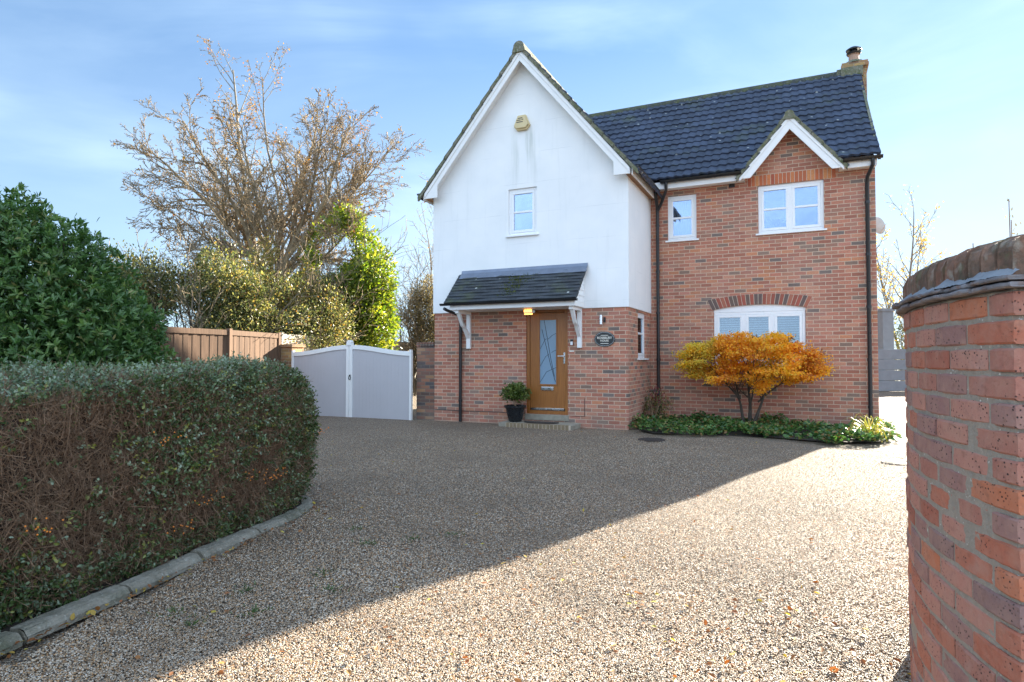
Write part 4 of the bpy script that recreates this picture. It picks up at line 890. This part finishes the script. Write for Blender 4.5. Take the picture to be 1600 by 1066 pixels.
def shrub(name, label, base, blobs, n, L, mat, seed, stems=6, **kw):
    r = empty(name, base, label=label, cat='shrub'); b = np.array(base); bl = [(x-b[0], y-b[1], z, a, c_, d_) for x, y, z, a, c_, d_ in blobs]
    np_mesh('foliage', *shrub_blob(bl, n, L, **kw), mat, r)
    rs = random.Random(seed); lm_ = []
    for k in range(stems): t_ = bl[k % len(bl)]; lm_.append(((rs.gauss(0, .15), rs.gauss(0, .15), 0), (t_[0]+rs.gauss(0, t_[3]*.5), t_[1]+rs.gauss(0, t_[4]*.5), t_[2]+t_[5]*rs.uniform(.5, 1.05)), .035))
    m, A, B, ra, rb, tips = branches(None, lm_, .03, 2, (9, 5, 2), seed=seed, ratio=.4, rmin=.006); m.build('trunk', M['bark'], r); np_mesh('twigs', *rods(A, B, ra, rb), M['bark_grey'], r)
    return r
shrub('olive_shrub', 'rounded olive-green shrub just behind the brown fence', (-7.6, 15.2, 0), [(-8.6,15.2,2.3,1.2,1.1,1.5),(-7.5,15.4,2.1,1.2,1.0,1.4),(-6.8,15.6,1.9,.9,.9,1.2),(-8.2,15.6,3.3,.7,.8,.6),(-9.6,15,2.2,1.2,1,1.5),(-7.1,15.3,3.3,.6,.8,.5),(-7.7,15.3,3.7,.4,.5,.35),(-6.5,15.6,2.9,.5,.6,.5),(-6.2,16.2,2.4,.9,.8,1.2),(-9.2,15.0,2.9,.9,.8,.9)], 78000, .07, M['olive'], 21, 14, gth=-.28, fuzz=.19, shell=.8)
shrub('russet_shrub', 'tall brownish autumn shrub between the olive shrub and the laurel', (-5.9, 17.8, 0), [(-6.6,17.8,2.6,1.1,1,1.5),(-6.0,17.8,2.3,.9,.9,1.6),(-7.0,18.2,3.6,1.0,.9,.9),(-6.5,18.3,3.8,.6,.8,.7),(-5.7,18,2.2,.5,.8,1.1),(-7.8,18.4,3.1,1.0,1,1.1),(-6.9,18.2,4.4,.5,.5,.4)], 44000, .07, M['ochre'], 22, 18, gth=-.28, fuzz=.19, shell=.8)
shrub('yellow_shrub', 'low yellowish shrub leaning over the pale fence', (-5.75, 16.9, 0), [(-5.7,17.0,1.9,.6,.5,.9),(-5.3,17.5,2.2,.7,.6,1.1),(-6.0,16.7,1.5,.4,.4,.9)], 18000, .065, M['olive'], 25, 8, fuzz=.16)
shrub('laurel_shrub', 'bright green sunlit laurel standing behind the white gate', (-5.3, 19.6, 0), [(-5.3,19.6,4.8,.95,.8,1.1),(-5.6,19.6,4.2,.75,.8,1.2),(-4.6,19.6,3.9,.85,.9,1.3),(-5.2,19.4,2.5,1.0,.9,1.4),(-4.4,19.6,2.2,.75,.8,1.3),(-5.7,19.5,2.9,.6,.7,1.4),(-4.95,19.4,3.3,1.15,.8,1.2),(-3.95,19.7,3.0,.4,.5,.9),(-5.1,19.5,5.7,.4,.4,.4),(-5.9,19.3,3.7,.6,.7,.9),(-5.75,19.2,4.5,.6,.6,.8),(-5.0,18.9,3.6,.9,.6,1.2)], 52000, .12, M['laurel'], 23, 9, wid=.42, gth=-.45, fuzz=.1)
shrub('drab_shrub', 'thin greyish brown shrub between laurel and house', (-3.6, 22.8, 0), [(-3.9,22.8,2.5,.8,.8,1.3),(-3.1,22.9,2.4,.9,.8,1.5),(-2.4,23.1,2.6,.7,.8,1.5),(-3.3,23,3.7,.6,.6,.8)], 20000, .075, M['drab'], 24, 18, gth=-.15, fuzz=.14, shell=.8)
mk_tree('bare_sapling', 'thin leafless sapling close to the left corner of the house', (-2.9, 24, 0), [((-2.9,24,0), (-3.1,24,5.5), .05), ((-2.9,24,.5), (-2.3,24,8.5), .05), ((-2.9,24,.8), (-4.3,24,6.2), .04), ((-2.9,24,1.2), (-3.6,24.4,7.5), .04)], .05, M['bark_grey'], M['tan_leaf'], 160, .07, 31, depth=2, kids=(14, 6, 3), ratio=.3, spread=.9, rmin=.006)

# ---- right-hand background
def fence2():
    r = empty('concrete_fence', (17.3, 25.4, 0), label='grey concrete panel fence at the end of the drive right of the house', cat='fence'); m = MB()
    for k in range(4): MB().box((-7, 0, .02+.43*k), (7, .06, .43+.43*k)).build('gravel_board', M['concrete_grey'], r, bevel=.012)
    for x in (-5.4, -3.3, -1.2, .9, 3.0): MB().box((x, -.04, 0), (x+.12, .10, 1.85)).build('post', M['concrete_grey'], r)
    return r
fence2()
pl_ = MB().box((-.23, -.2, 0), (.23, .2, 3.35)).box((-.27, -.24, 3.351), (.27, .24, 3.46)).build('grey_pillar', M['concrete_grey'], None, loc=(15.95, 26.6, 0)); tag(pl_, 'tall plain grey pillar standing behind the concrete fence', 'pillar')
M['gold'] = leaf_mat('golden_leaf', [(0,(.36,.23,.07)),(.5,(.48,.33,.10)),(1,(.55,.42,.16))], .5)
gb = (19.4, 31, 0)
mk_tree('golden_birch', 'thin golden-leaved tree right of the house above the fence', gb, [(gb, (19.8, 31, 8.6), .10), ((19.4,31,1), (18.7,31,8.0), .06), ((19.4,31,1), (20.7,31.2,7.6), .05), ((19.4,31,1), (18.3,30.6,6.5), .05)], .1, M['bark_pale'], M['gold'], 1100, .12, 41, depth=2, kids=(16, 6, 3), ratio=.26, spread=.8, rmin=.009, start=.25)
shrub('pale_shrub', 'pale sunlit shrub behind the concrete fence beside the grey pillar', (18.6, 29.5, 0), [(18.4,29.5,1.8,1.2,.8,1.6),(17.2,29.8,1.6,.9,.8,1.2),(19.6,29.6,2.0,1.2,.8,1.5)], 6000, .10, M['olive'], 26, 6)
for (x, y, h, lb) in ((3.64, 4.5, 2.5, 'tall thin seed stem showing above the nearest end of the curved wall'), (3.15, 4.2, 2.12, 'thin leafy stem showing above the middle of the curved wall')):
    r = empty('tall_stem', (x, y, 0), label=lb, cat='plant'); m = MB()
    for k in range(3): m.tube([(0, 0, 0), (.01*k, .02, h*.5), (.03*(k-1), .02*k, h*(1-.06*k))], [.006, .005, .003], 5)
    m.build('stem', M['twig'], r); P = np.stack([rng.normal(0, .03, 60), rng.normal(0, .03, 60), rng.uniform(.45*h, h, 60)], 1); np_mesh('foliage', *leaves(P, rng.normal(0, 1, (60, 3))+np.array([0, 0, .5]), .03, .35), M['drab'], r)

# ---- orange maple in the bed
M['dark_bark'] = bark_mat('dark_bark', (.03,.024,.018), (.075,.058,.042), 20)
M['maple'] = leaf_mat('maple_leaf', [(0,(.22,.10,.07)),(.12,(.58,.17,.012)),(.35,(.80,.32,.016)),(.6,(.88,.46,.025)),(.85,(.88,.56,.04)),(1,(.66,.54,.06))], .42, .5)
mc = hw(2.06, 1.22); MR = empty('maple_tree', tuple(mc), -HA, label='small spreading maple with orange and yellow autumn leaves under the window', cat='tree')
m, A, B, ra, rb, tips = branches(None, [((-.08,.02,0), (-.42,.0,1.15), .034), ((0,.05,0), (.05,.15,1.35), .042), ((.05,.0,0), (.55,-.05,1.2), .036), ((.16,.03,.5), (.95,.1,1.35), .02), ((-.16,.02,.55), (-.95,.05,1.4), .02), ((.02,0,.4), (.1,-.35,1.3), .02)], .03, 2, (9, 6, 3), ratio=.42, spread=.8, rmin=.003, seed=8, start=.35); m.build('trunk', M['dark_bark'], MR, smooth='all'); np_mesh('twigs', *rods(A, B, ra, rb), M['dark_bark'], MR)
pads = []
for k in range(200):
    x = random.uniform(-1.18, 1.22); e = math.sqrt(max(0, 1-(x/1.28)**2)); z = random.uniform(.84+.15*(abs(x)/1.2)**2, 1.18+.66*e+.05*math.sin(5*x)); y = random.uniform(-.55, .5)*e
    pads.append((x, y, z, random.uniform(.13, .24), random.uniform(.13, .22), random.uniform(.035, .075)))
for (x, z) in ((.22,.80),(.12,.88),(.34,.9),(.2,.72)): pads.append((x, -.15, z, .13, .13, .07))
pads = np.array(pads); nl = 30000; idx = rng.integers(0, len(pads), nl); off = rng.normal(0, .55, (nl, 3)); P = pads[idx, :3]+off*pads[idx, 3:]; out_ = unit(P*np.array([1, 1, .3])); 
Dm = out_*.6+rng.normal(0, .5, P.shape)+np.array([0, 0, -.55]); rn = np.clip(.60+.26*snoise(P, 2.4)+rng.normal(0, .17, nl)+(.25*(P[:, 0] < -.6)), 0, 1)
np_mesh('crown', *leaves(P, Dm, rng.uniform(.026, .056, nl), .62, nrm=np.array([0, -.6, .8]), rnd=rn), M['maple'], MR)

# ---- flower bed, ground cover
bedp = [(.02,.25),(.3,-.55),(.6,-.85),(1.5,-.66),(2.5,-.56),(3.4,-.85),(4.1,-.45),(4.35,.3),(4.36,1.95),(.02,1.95)]
sheet('flower_bed', [tuple(hw(u, max(v, -.95)+(.32 if v < 1 else 0)))[:2] for u, v in bedp], .012, M['soil'], kind='structure')
M['cover'] = leaf_mat('ground_cover_leaf', [(0,(.03,.075,.02)),(.45,(.065,.15,.035)),(.75,(.13,.24,.06)),(.86,(.26,.30,.08)),(.93,(.30,.15,.06)),(1,(.34,.24,.12))], .25, .45)
from mathutils.geometry import intersect_point_tri_2d
def inside(u, v):
    c_ = False; j = len(bedp)-1
    for i in range(len(bedp)):
        a, b = bedp[i], bedp[j]
        if (a[1] > v) != (b[1] > v) and u < (b[0]-a[0])*(v-a[1])/(b[1]-a[1])+a[0]: c_ = not c_
        j = i
    return c_
P = []
while len(P) < 430:
    u, v = random.uniform(0, 4.4), random.uniform(-.95, 1.9)
    if inside(u, v) and math.sin(u*5.3+1.1*math.sin(v*4))*math.sin(v*5+u*2.1) > random.uniform(-1.1, .35): P.append((u, v))
pts = []; per = 22
for (u, v) in P:
    w = hw(u, v); h = random.uniform(.05, .16)+.12*max(0, math.sin(u*4.1+v*2.3))**2
    for k in range(per): a = random.uniform(0, 6.28); r_ = random.uniform(0, .13); pts.append((w.x+r_*math.cos(a), w.y+r_*math.sin(a), .02+h*random.uniform(.3, 1.0)*(1-.5*(r_/.13)**2), math.cos(a), math.sin(a)))
pts = np.array(pts); D = np.stack([pts[:, 3], pts[:, 4], rng.uniform(-.1, .7, len(pts))], 1)
np_mesh('ground_cover', *leaves(pts[:, :3], D, rng.uniform(.035, .085, len(pts)), .75, nrm=np.array([0, 0, 1.]), jit=.5), M['cover'], None, label='low leafy green ground cover planted along the foot of the brick wall', cat='ground cover', kind='stuff')
M['strap'] = leaf_mat('strap_leaf', [(0,(.12,.15,.03)),(.6,(.26,.24,.06)),(1,(.42,.33,.12))], .4)
sp_ = empty('strappy_plant', tuple(hw(4.0, .05)), label='clump of yellowing strap-leaved plant at the right end of the flower bed', cat='plant'); m = MB()
for k in range(70):
    a = random.uniform(0, 6.28); L_ = random.uniform(.25, .6); w_ = .012; h = L_*random.uniform(.4, .8); d_ = Vector((math.cos(a), math.sin(a), 0)); s2 = Vector((-d_.y, d_.x, 0)); b0 = Vector((random.gauss(0, .09), random.gauss(0, .09), 0)); pr = None; r_ = random.random()
    for j in range(6):
        f = j/5; p = b0+d_*L_*f*.8+Vector((0, 0, h*math.sin(math.pi*min(1, f*.8)) )); ww = w_*(1-f*.85)
        if pr: m.poly([pr[0], pr[1], p+s2*ww, p-s2*ww], r_)
        pr = (p-s2*ww, p+s2*ww)
m.build('foliage', M['strap'], sp_)
M['redleaf'] = leaf_mat('red_leaf', [(0,(.10,.012,.018)),(1,(.20,.03,.03))], .3)
rs_ = empty('red_leaved_shrub', tuple(hw(.28, .95)), label='small wispy shrub with dark red leaves by the side wall corner', cat='shrub')
m = MB()
for k in range(9): a = random.uniform(0, 6.28); m.tube([(0, 0, 0), (.07*math.cos(a), .07*math.sin(a), .3), (.17*math.cos(a), .17*math.sin(a), random.uniform(.5, .75))], [.005, .004, .002], 4)
m.build('stem', M['twig'], rs_); P = np.concatenate([rng.normal(0, .1, (60, 3))+np.array([-.02, -.05, .62]), rng.normal(0, .07, (30, 3))+np.array([.1, 0, .5])]); np_mesh('foliage', *leaves(P, rng.normal(0, 1, P.shape), .045, .5), M['redleaf'], rs_)
P = rng.normal(0, 1, (700, 3))*np.array([.16, .16, .14])+np.array([.12, .35, .35]); np_mesh('lower_foliage', *leaves(P, rng.normal(0, .6, P.shape)+np.array([0, 0, .8]), .06, .3), M['olive'], rs_)

# ---- potted shrub and mat by the door
pw_ = hw(-2.236, -.27); PT = empty('potted_shrub', (pw_.x, pw_.y, .076), label='small clipped evergreen shrub in a black glazed pot left of the front door', cat='potted plant')
MB().lathe([(.12, 0), (.135, .02), (.165, .14), (.195, .27), (.20, .285), (.225, .29), (.228, .325), (.205, .33), (.195, .31), (.0, .30)], (0, 0, 0), 32).build('pot', M['pot'], PT, smooth=True)
MB().tube([(0, 0, .28), (.01, 0, .36), (0, .01, .5)], .012, 6).tube([(0, 0, .3), (.05, .02, .45), (.12, .0, .55)], .007, 5).tube([(0, 0, .3), (-.06, .0, .45), (-.12, .0, .55)], .007, 5).build('stem', M['twig'], PT)
M['box_leaf'] = leaf_mat('box_leaf', [(0,(.05,.085,.018)),(.5,(.10,.15,.03)),(1,(.22,.26,.06))], .3, .35)
np_mesh('foliage', *whorls([(0,0,.60,.25,.24,.13),(-.08,0,.56,.2,.2,.12),(.09,0,.56,.2,.2,.12),(0,-.05,.66,.16,.16,.09)], 520, .05, 6, .42, .5, .6), M['box_leaf'], PT)
mw = hw(-1.66, -.28); mt = MB(); mt.prism([(.36*math.cos(a), (-.20*math.sin(a)), 0) for a in [math.pi*k/18 for k in range(19)]], (0, 0, .022))
M['mat'] = plain('coir_mat', (.045,.035,.03), .95, var=.3, sc=20, bump=.9, bsc=200)
mo = mt.build('doormat', M['mat'], None, loc=(mw.x, mw.y, .083)); mo.rotation_euler = (0, 0, -HA); tag(mo, 'dark half-round doormat on the step below the oak door', 'doormat')

# ---- kerb edging and hedge bed
kp = [(-2.62,1.2),(-2.50,1.9),(-2.40,2.5),(-2.33,2.88),(-2.27,3.15),(-2.17,3.54),(-2.09,3.97),(-2.01,4.35),(-1.90,4.78),(-1.80,5.20),(-1.80,5.60),(-1.95,6.0)]
sheet('hedge_bed', [(-9, 1.0), *[(x-.05, y) for x, y in kp], (-2.6, 6.6), (-9, 11.2)], .035, M['soil'], kind='structure')
m = MB(); path = [Vector((x, y, 0)) for x, y in kp]; acc = [0]
for i in range(len(path)-1): acc.append(acc[-1]+(path[i+1]-path[i]).length)
def pat(s):
    s = min(max(s, 0), acc[-1]-1e-4)
    for i in range(len(path)-1):
        if s <= acc[i+1]: f = (s-acc[i])/(acc[i+1]-acc[i]); return path[i].lerp(path[i+1], f), (path[i+1]-path[i]).normalized()
s = 0
while s < acc[-1]:
    e = min(s+.60, acc[-1]); n = 4; tilt = random.uniform(-.006, .006)
    for k in range(n):
        (p, d1), (q, d2) = pat(s+(e-.02-s)*k/n), pat(s+(e-.02-s)*(k+1)/n); n1_, n2_ = Vector((d1.y, -d1.x, 0)), Vector((d2.y, -d2.x, 0))
        if k: n1_ = last
        last = n2_; z = .066+tilt-.028*max(0, min(1, (s-3.3)/1.2))
        c1 = [p-n1_*.07, p+n1_*.035, p+n1_*.035+Vector((0,0,z-.035)), p+n1_*.012+Vector((0,0,z-.008)), p-n1_*.01+Vector((0,0,z)), p-n1_*.07+Vector((0,0,z))]; c2 = [q-n2_*.07, q+n2_*.035, q+n2_*.035+Vector((0,0,z-.035)), q+n2_*.012+Vector((0,0,z-.008)), q-n2_*.01+Vector((0,0,z)), q-n2_*.07+Vector((0,0,z))]
        for a in range(6): b = (a+1) % 6; m.poly([c1[a], c2[a], c2[b], c1[b]])
        if k == 0: m.poly(c1)
        if k == n-1: m.poly(list(reversed(c2)))
    s = e
t = NT('mossy_kerb'); o = t.obj(); c = t.mix(t.rng(t.noise(o, 5, 8, .7), .32, .68), (.13,.12,.085), (.34,.31,.25)); c = t.mix(t.rng(t.noise(o, 2.3, 6, .65), .5, .66, 0, .8), c, (.085,.09,.05)); c = t.mix(t.rng(t.noise(o, 45, 4), .6, .7, 0, .6), c, (.46,.44,.38)); t.col(c); t.rough(.95); t.bump(t.noise(o, 38, 7, .65), 1, .014); M['kerb'] = t.m
kb = m.build('kerb', M['kerb'], None, kind='structure'); a = kb.modifiers.new('split', 'SUBSURF'); a.subdivision_type = 'SIMPLE'; a.levels = a.render_levels = 3
tx = bpy.data.textures.new('rough', 'CLOUDS'); tx.noise_scale = .09; tx.noise_depth = 4; d_ = kb.modifiers.new('rough', 'DISPLACE'); d_.texture = tx; d_.strength = .018; d_.mid_level = .5; d_.texture_coords = 'LOCAL'
# weeds and fallen leaves on the gravel
M['weed'] = leaf_mat('weed_leaf', [(0,(.05,.09,.025)),(1,(.12,.19,.06))], .3)
A, D = [], []
for (x, y) in ((-1.52,3.6),(-1.15,3.9),(-1.05,3.62),(-1.02,4.5),(-.72,4.62),(-.45,4.75),(-1.35,3.3),(-1.6,3.15),(-1.2,4.9),(-1.75,3.3)):
    for k in range(40): a = random.uniform(0, 6.28); r_ = abs(random.gauss(0, .05)); A.append((x+r_*math.cos(a), y+r_*math.sin(a), .012)); D.append((math.cos(a)*.6, math.sin(a)*.6, random.uniform(.3, 1)))
np_mesh('weeds', *leaves(np.array(A), np.array(D), rng.uniform(.015, .035, len(A)), .2), M['weed'], None, label='tiny green weeds sprouting through the gravel near the kerb', cat='weeds', kind='stuff')
M['fallen'] = leaf_mat('fallen_leaf', [(0,(.22,.08,.03)),(.4,(.36,.16,.05)),(.7,(.30,.12,.05)),(.88,(.55,.42,.06)),(1,(.6,.5,.1))], .2, .6)
n = 420; y = 2.5+9*rng.random(n)**1.5; x = rng.uniform(-.45, .42, n)*(y+1); P = np.stack([x, y, np.full(n, .018)+gz_(x, y)], 1); D = np.stack([rng.normal(0, 1, n), rng.normal(0, 1, n), np.full(n, .12)], 1)
k2 = 120; x2 = rng.uniform(.6, 1.7, k2); y2 = rng.uniform(2.6, 3.6, k2); P = np.concatenate([P, np.stack([x2, y2, .018+gz_(x2, y2)], 1)]); D = np.concatenate([D, np.stack([rng.normal(0, 1, k2), rng.normal(0, 1, k2), np.full(k2, .15)], 1)])
kq = [pat(random.uniform(.8, acc[-1]-.3)) for _ in range(260)]; kP = np.array([[p_.x+d_.y*abs(random.gauss(.04, .05))+.0, p_.y-d_.x*abs(random.gauss(.04, .05)), .02] for p_, d_ in kq]); P = np.concatenate([P, kP]); D = np.concatenate([D, np.stack([rng.normal(0, 1, 260), rng.normal(0, 1, 260), np.full(260, .3)], 1)])
np_mesh('fallen_leaves', *leaves(P, D, rng.uniform(.018, .042, len(P)), .6, nrm=np.array([0, 0, 1.]), jit=.3), M['fallen'], None, label='scattered small brown and yellow leaves fallen on the gravel', cat='leaves', kind='stuff')
def drain(x, y, r, label):
    d_ = MB().lathe([(r, 0), (r, .012), (r-.02, .016), (r-.03, .010), (0, .010)], (0, 0, 0), 28)
    for k in range(-3, 4): hw2 = math.sqrt(max(.001, (r-.05)**2-(k*r*.24)**2)); d_.box((-hw2, k*r*.24-.012, .011), (hw2, k*r*.24+.012, .018))
    o_ = d_.build('drain_cover', M['iron'], None, loc=(x, y, .004), smooth=True); tag(o_, label, 'drain cover')
M['iron'] = plain('rusty_iron', (.06,.05,.045), .6, .4, var=.4, sc=15, bump=.4)
drain(2.29, 10.28, .22, 'round iron drain cover set in the shaded gravel before the flower bed'); drain(4.92, 8.03, .17, 'round iron drain cover in the sunlit gravel by the curved wall')

# ------------------------------------------------------------------ curved brick garden wall, right foreground
GW = empty('garden_wall', (3.616, 1.503, 0), label='tall curved red brick garden wall with tile creasing and rounded brick coping', cat='wall')
t = NT('handmade_brick'); o = t.obj(); c = t.ramp(t.attr(), [(0,(.42,.145,.09)),(.18,(.37,.16,.12)),(.34,(.48,.17,.09)),(.44,(.30,.165,.145)),(.60,(.44,.21,.16)),(.78,(.35,.12,.08)),(.88,(.26,.16,.145))], True)
c = t.mix(t.rng(t.noise(o, 13, 7, .65), .40, .74, 0, .55), c, (.44,.27,.20)); c = t.mix(t.rng(t.noise(o, 33, 5), .55, .75, 0, .5), c, (.17,.085,.065)); c = t.mix(t.rng(t.noise(o, 4, 6), .60, .78, 0, .4), c, (.46,.38,.33)); v = t.n('TexVoronoi', feature='F1'); t.l(o, v.inputs['Vector']); v.inputs['Scale'].default_value = 75
pit = t.math('MULTIPLY', t.rng(t.math('ADD', v.outputs['Distance'], t.math('MULTIPLY', t.noise(o, 90, 3), .25)), .26, .40, 1, 0), t.rng(t.noise(o, 10, 3), .44, .56)); c = t.mix(pit, c, (.035,.025,.025))
t.col(c); t.rough(.85); t.bump(t.math('SUBTRACT', t.math('ADD', t.noise(o, 70, 8, .7), t.math('MULTIPLY', t.noise(o, 14, 3), .8)), pit), .6, .006); t.p.inputs['Specular IOR Level'].default_value = .2; M['brick_near'] = t.m
t = NT('sandy_mortar'); o = t.obj(); c = t.mix(t.noise(o, 30, 5), (.24,.205,.165), (.36,.32,.26)); c = t.mix(t.rng(t.noise(o, 55, 3), .66, .72), c, (.62,.60,.54)); t.col(c); t.rough(.95); t.bump(t.noise(o, 70, 6), .9, .01); M['mortar_near'] = t.m
t = NT('coping_brick'); o = t.obj(); c = t.mix(t.attr(), (.22,.11,.075), (.30,.19,.14)); c = t.mix(t.rng(t.noise(o, 7, 8, .7), .38, .62), c, (.085,.072,.056)); c = t.mix(t.rng(t.noise(o, 15, 6), .56, .66, 0, .5), c, (.12,.13,.07)); c = t.mix(t.rng(t.noise(o, 22, 5), .56, .72, 0, .7), c, (.34,.32,.27)); t.col(c); t.rough(.9); t.bump(t.noise(o, 45, 6), .7, .01); t.p.inputs['Specular IOR Level'].default_value = .15; M['coping'] = t.m
t = NT('creasing_tile'); o = t.obj(); c = t.mix(t.rng(t.noise(o, 9, 6), .35, .65), (.13,.12,.13), (.25,.24,.25)); c = t.mix(t.rng(t.noise(o, 30, 4), .55, .7, 0, .8), c, (.20,.12,.09)); t.col(c); t.rough(.9); t.bump(t.noise(o, 40, 6), .8, .012); t.p.inputs['Specular IOR Level'].default_value = .2; M['creasing'] = t.m
RW = 2.26
def cyl(a, r_, z): return Vector((-r_*math.cos(a), r_*math.sin(a), z))
A0, A1 = R(5), R(98)
def arc_block(m, a0, a1, r0, r1, z0, z1, r=None, n=3, wob=0, round_=0.006):
    rr = random.random() if r is None else r; base = len(m.v); off = random.gauss(0, wob)
    prof = [(r0, z0), (r1-round_, z0), (r1, z0+round_), (r1, z1-round_), (r1-round_, z1), (r0, z1)]; k = len(prof)
    for i in range(n+1):
        a = a0+(a1-a0)*i/n; ins = round_ if i in (0, n) else 0
        for (q, z) in prof: m.v.append(tuple(cyl(a, q+(off-ins*.8 if q > r0 else 0), z)))
    for i in range(n):
        for j in range(k): l = (j+1) % k; m.f.append((base+i*k+j, base+i*k+l, base+(i+1)*k+l, base+(i+1)*k+j)); m.r.append(rr)
    m.f.append(tuple(base+j for j in range(k))); m.f.append(tuple(base+n*k+j for j in range(k-1, -1, -1))); m.r += [rr, rr]
m = MB(); NC = 20; ZB = -.02; hc = .0775
for c_ in range(NC):
    a = A0 + (0 if c_ % 2 == 0 else .0); first = True; z0_ = ZB+hc*c_+random.gauss(0, .0008)
    while a < A1:
        L_ = .215 if not (first and c_ % 2) else .1025; L_ += random.gauss(0, .002); da = L_/RW
        arc_block(m, a, min(a+da, A1+.02), RW-.1, RW, z0_+.006, z0_+hc-.006, wob=.0022, n=3); a += da+.011/RW; first = False
    a = A0+(.12/RW if c_ % 2 else 0)
    while a < A1:                                 # the far, inner face
        da = .213/RW; arc_block(m, a, min(a+da, A1+.02), RW-.223, RW-.12, z0_+.006, z0_+hc-.006, n=3); a += da+.011/RW
    # end face bricks facing the viewer
    w = .0; 
    for (x0, x1) in ([(0.10, .215)] if c_ % 2 == 0 else [(.10, .215)]):
        m.box((-RW+x0+.008, -.012, z0_+.006), (-RW+x1, .05, z0_+hc-.006), mat=Matrix.Rotation(-A0, 4, 'Z'))
bk_ = m.build('brickwork', M['brick_near'], GW, smooth=False)
def roughen(o_, lev, size, st):
    a = o_.modifiers.new('split', 'SUBSURF'); a.subdivision_type = 'SIMPLE'; a.levels = a.render_levels = lev
    tx = bpy.data.textures.new('rough', 'CLOUDS'); tx.noise_scale = size; tx.noise_depth = 3; d_ = o_.modifiers.new('rough', 'DISPLACE'); d_.texture = tx; d_.strength = st; d_.mid_level = .5; d_.texture_coords = 'LOCAL'
roughen(bk_, 2, .018, .0035)
m = MB(); arc_block(m, A0+.006, A1, RW-.215, RW-.0065, ZB-.1, ZB+hc*NC+.003, .5, 40); roughen(m.build('mortar', M['mortar_near'], GW), 2, .03, .008)
# creasing: two courses of projecting plain tiles with a ragged edge, then brick on edge
ZT = ZB+hc*NC; m = MB()
for lay, (pz, pr2) in enumerate(((0.004, .026), (.022, .036))):
    a = A0-.012
    while a < A1:
        da = .165/RW; pj = pr2+random.gauss(0, .006); arc_block(m, a, a+da, RW-.26, RW+pj-.0, ZT+pz+random.gauss(0, .0015), ZT+pz+.014, n=2, round_=.004); a += da+.003
roughen(m.build('creasing_tiles', M['creasing'], GW), 2, .02, .008)
m = MB(); a = A0-.01                             # mortar fillet weathering over the tiles
n = 90
for k in range(n):
    a, b = A0-.01+(A1-A0)*k/n, A0-.01+(A1-A0)*(k+1)/n; j = lambda q: .006*math.sin(q*60)+.005*math.sin(q*137)
    m.poly([cyl(a, RW+.022+j(a), ZT+.038), cyl(b, RW+.022+j(b), ZT+.038), cyl(b, RW-.008, ZT+.062+j(b)), cyl(a, RW-.008, ZT+.062+j(a))])
M['fillet'] = plain('grey_mortar_fillet', (.22,.24,.27), .9, var=.45, sc=14, bump=.8, bsc=50)
roughen(m.build('mortar_fillet', M['fillet'], GW, smooth='all'), 3, .015, .008)
m = MB(); a = A0-.004
while a < A1:
    da = .0655/RW; j = random.gauss(0, .003); rr = random.random(); base = len(m.v); prof = [(RW-.225, ZT+.036)]
    prof.append((RW-.225, ZT+.11+j))
    for k in range(1, 8): an = math.pi*k/8; prof.append((RW-.114-.108*math.cos(an), ZT+.115+j+.045*math.sin(an)**.8))
    prof.append((RW-.004+j*.5, ZT+.11+j))
    prof.append((RW-.004+j*.5, ZT+.036)); kk = len(prof)
    for aa in (a+.0015/RW, a+da-.0015/RW):
        for q, z in prof: m.v.append(tuple(cyl(aa, q, z)))
    for i in range(kk): l = (i+1) % kk; m.f.append((base+i, base+l, base+kk+l, base+kk+i)); m.r.append(rr)
    m.f.append(tuple(base+i for i in range(kk))); m.f.append(tuple(base+kk+i for i in range(kk-1, -1, -1))); m.r += [rr, rr]
    a += da+.008/RW
roughen(m.build('coping', M['coping'], GW, bevel=.004), 2, .03, .006)
m = MB(); base = 0
pr3 = [(RW-.22, ZT+.036), (RW-.215, ZT+.10), (RW-.117, ZT+.145), (RW-.012, ZT+.10), (RW-.010, ZT+.036)]
for k in range(61):
    for q, z in pr3: m.v.append(tuple(cyl(A0+(A1-A0)*k/60, q, z)))
for k in range(60):
    for i in range(5): l = (i+1) % 5; m.f.append((k*5+i, k*5+l, k*5+5+l, k*5+5+i)); m.r.append(.5)
m.build('coping_mortar', M['mortar_near'], GW)
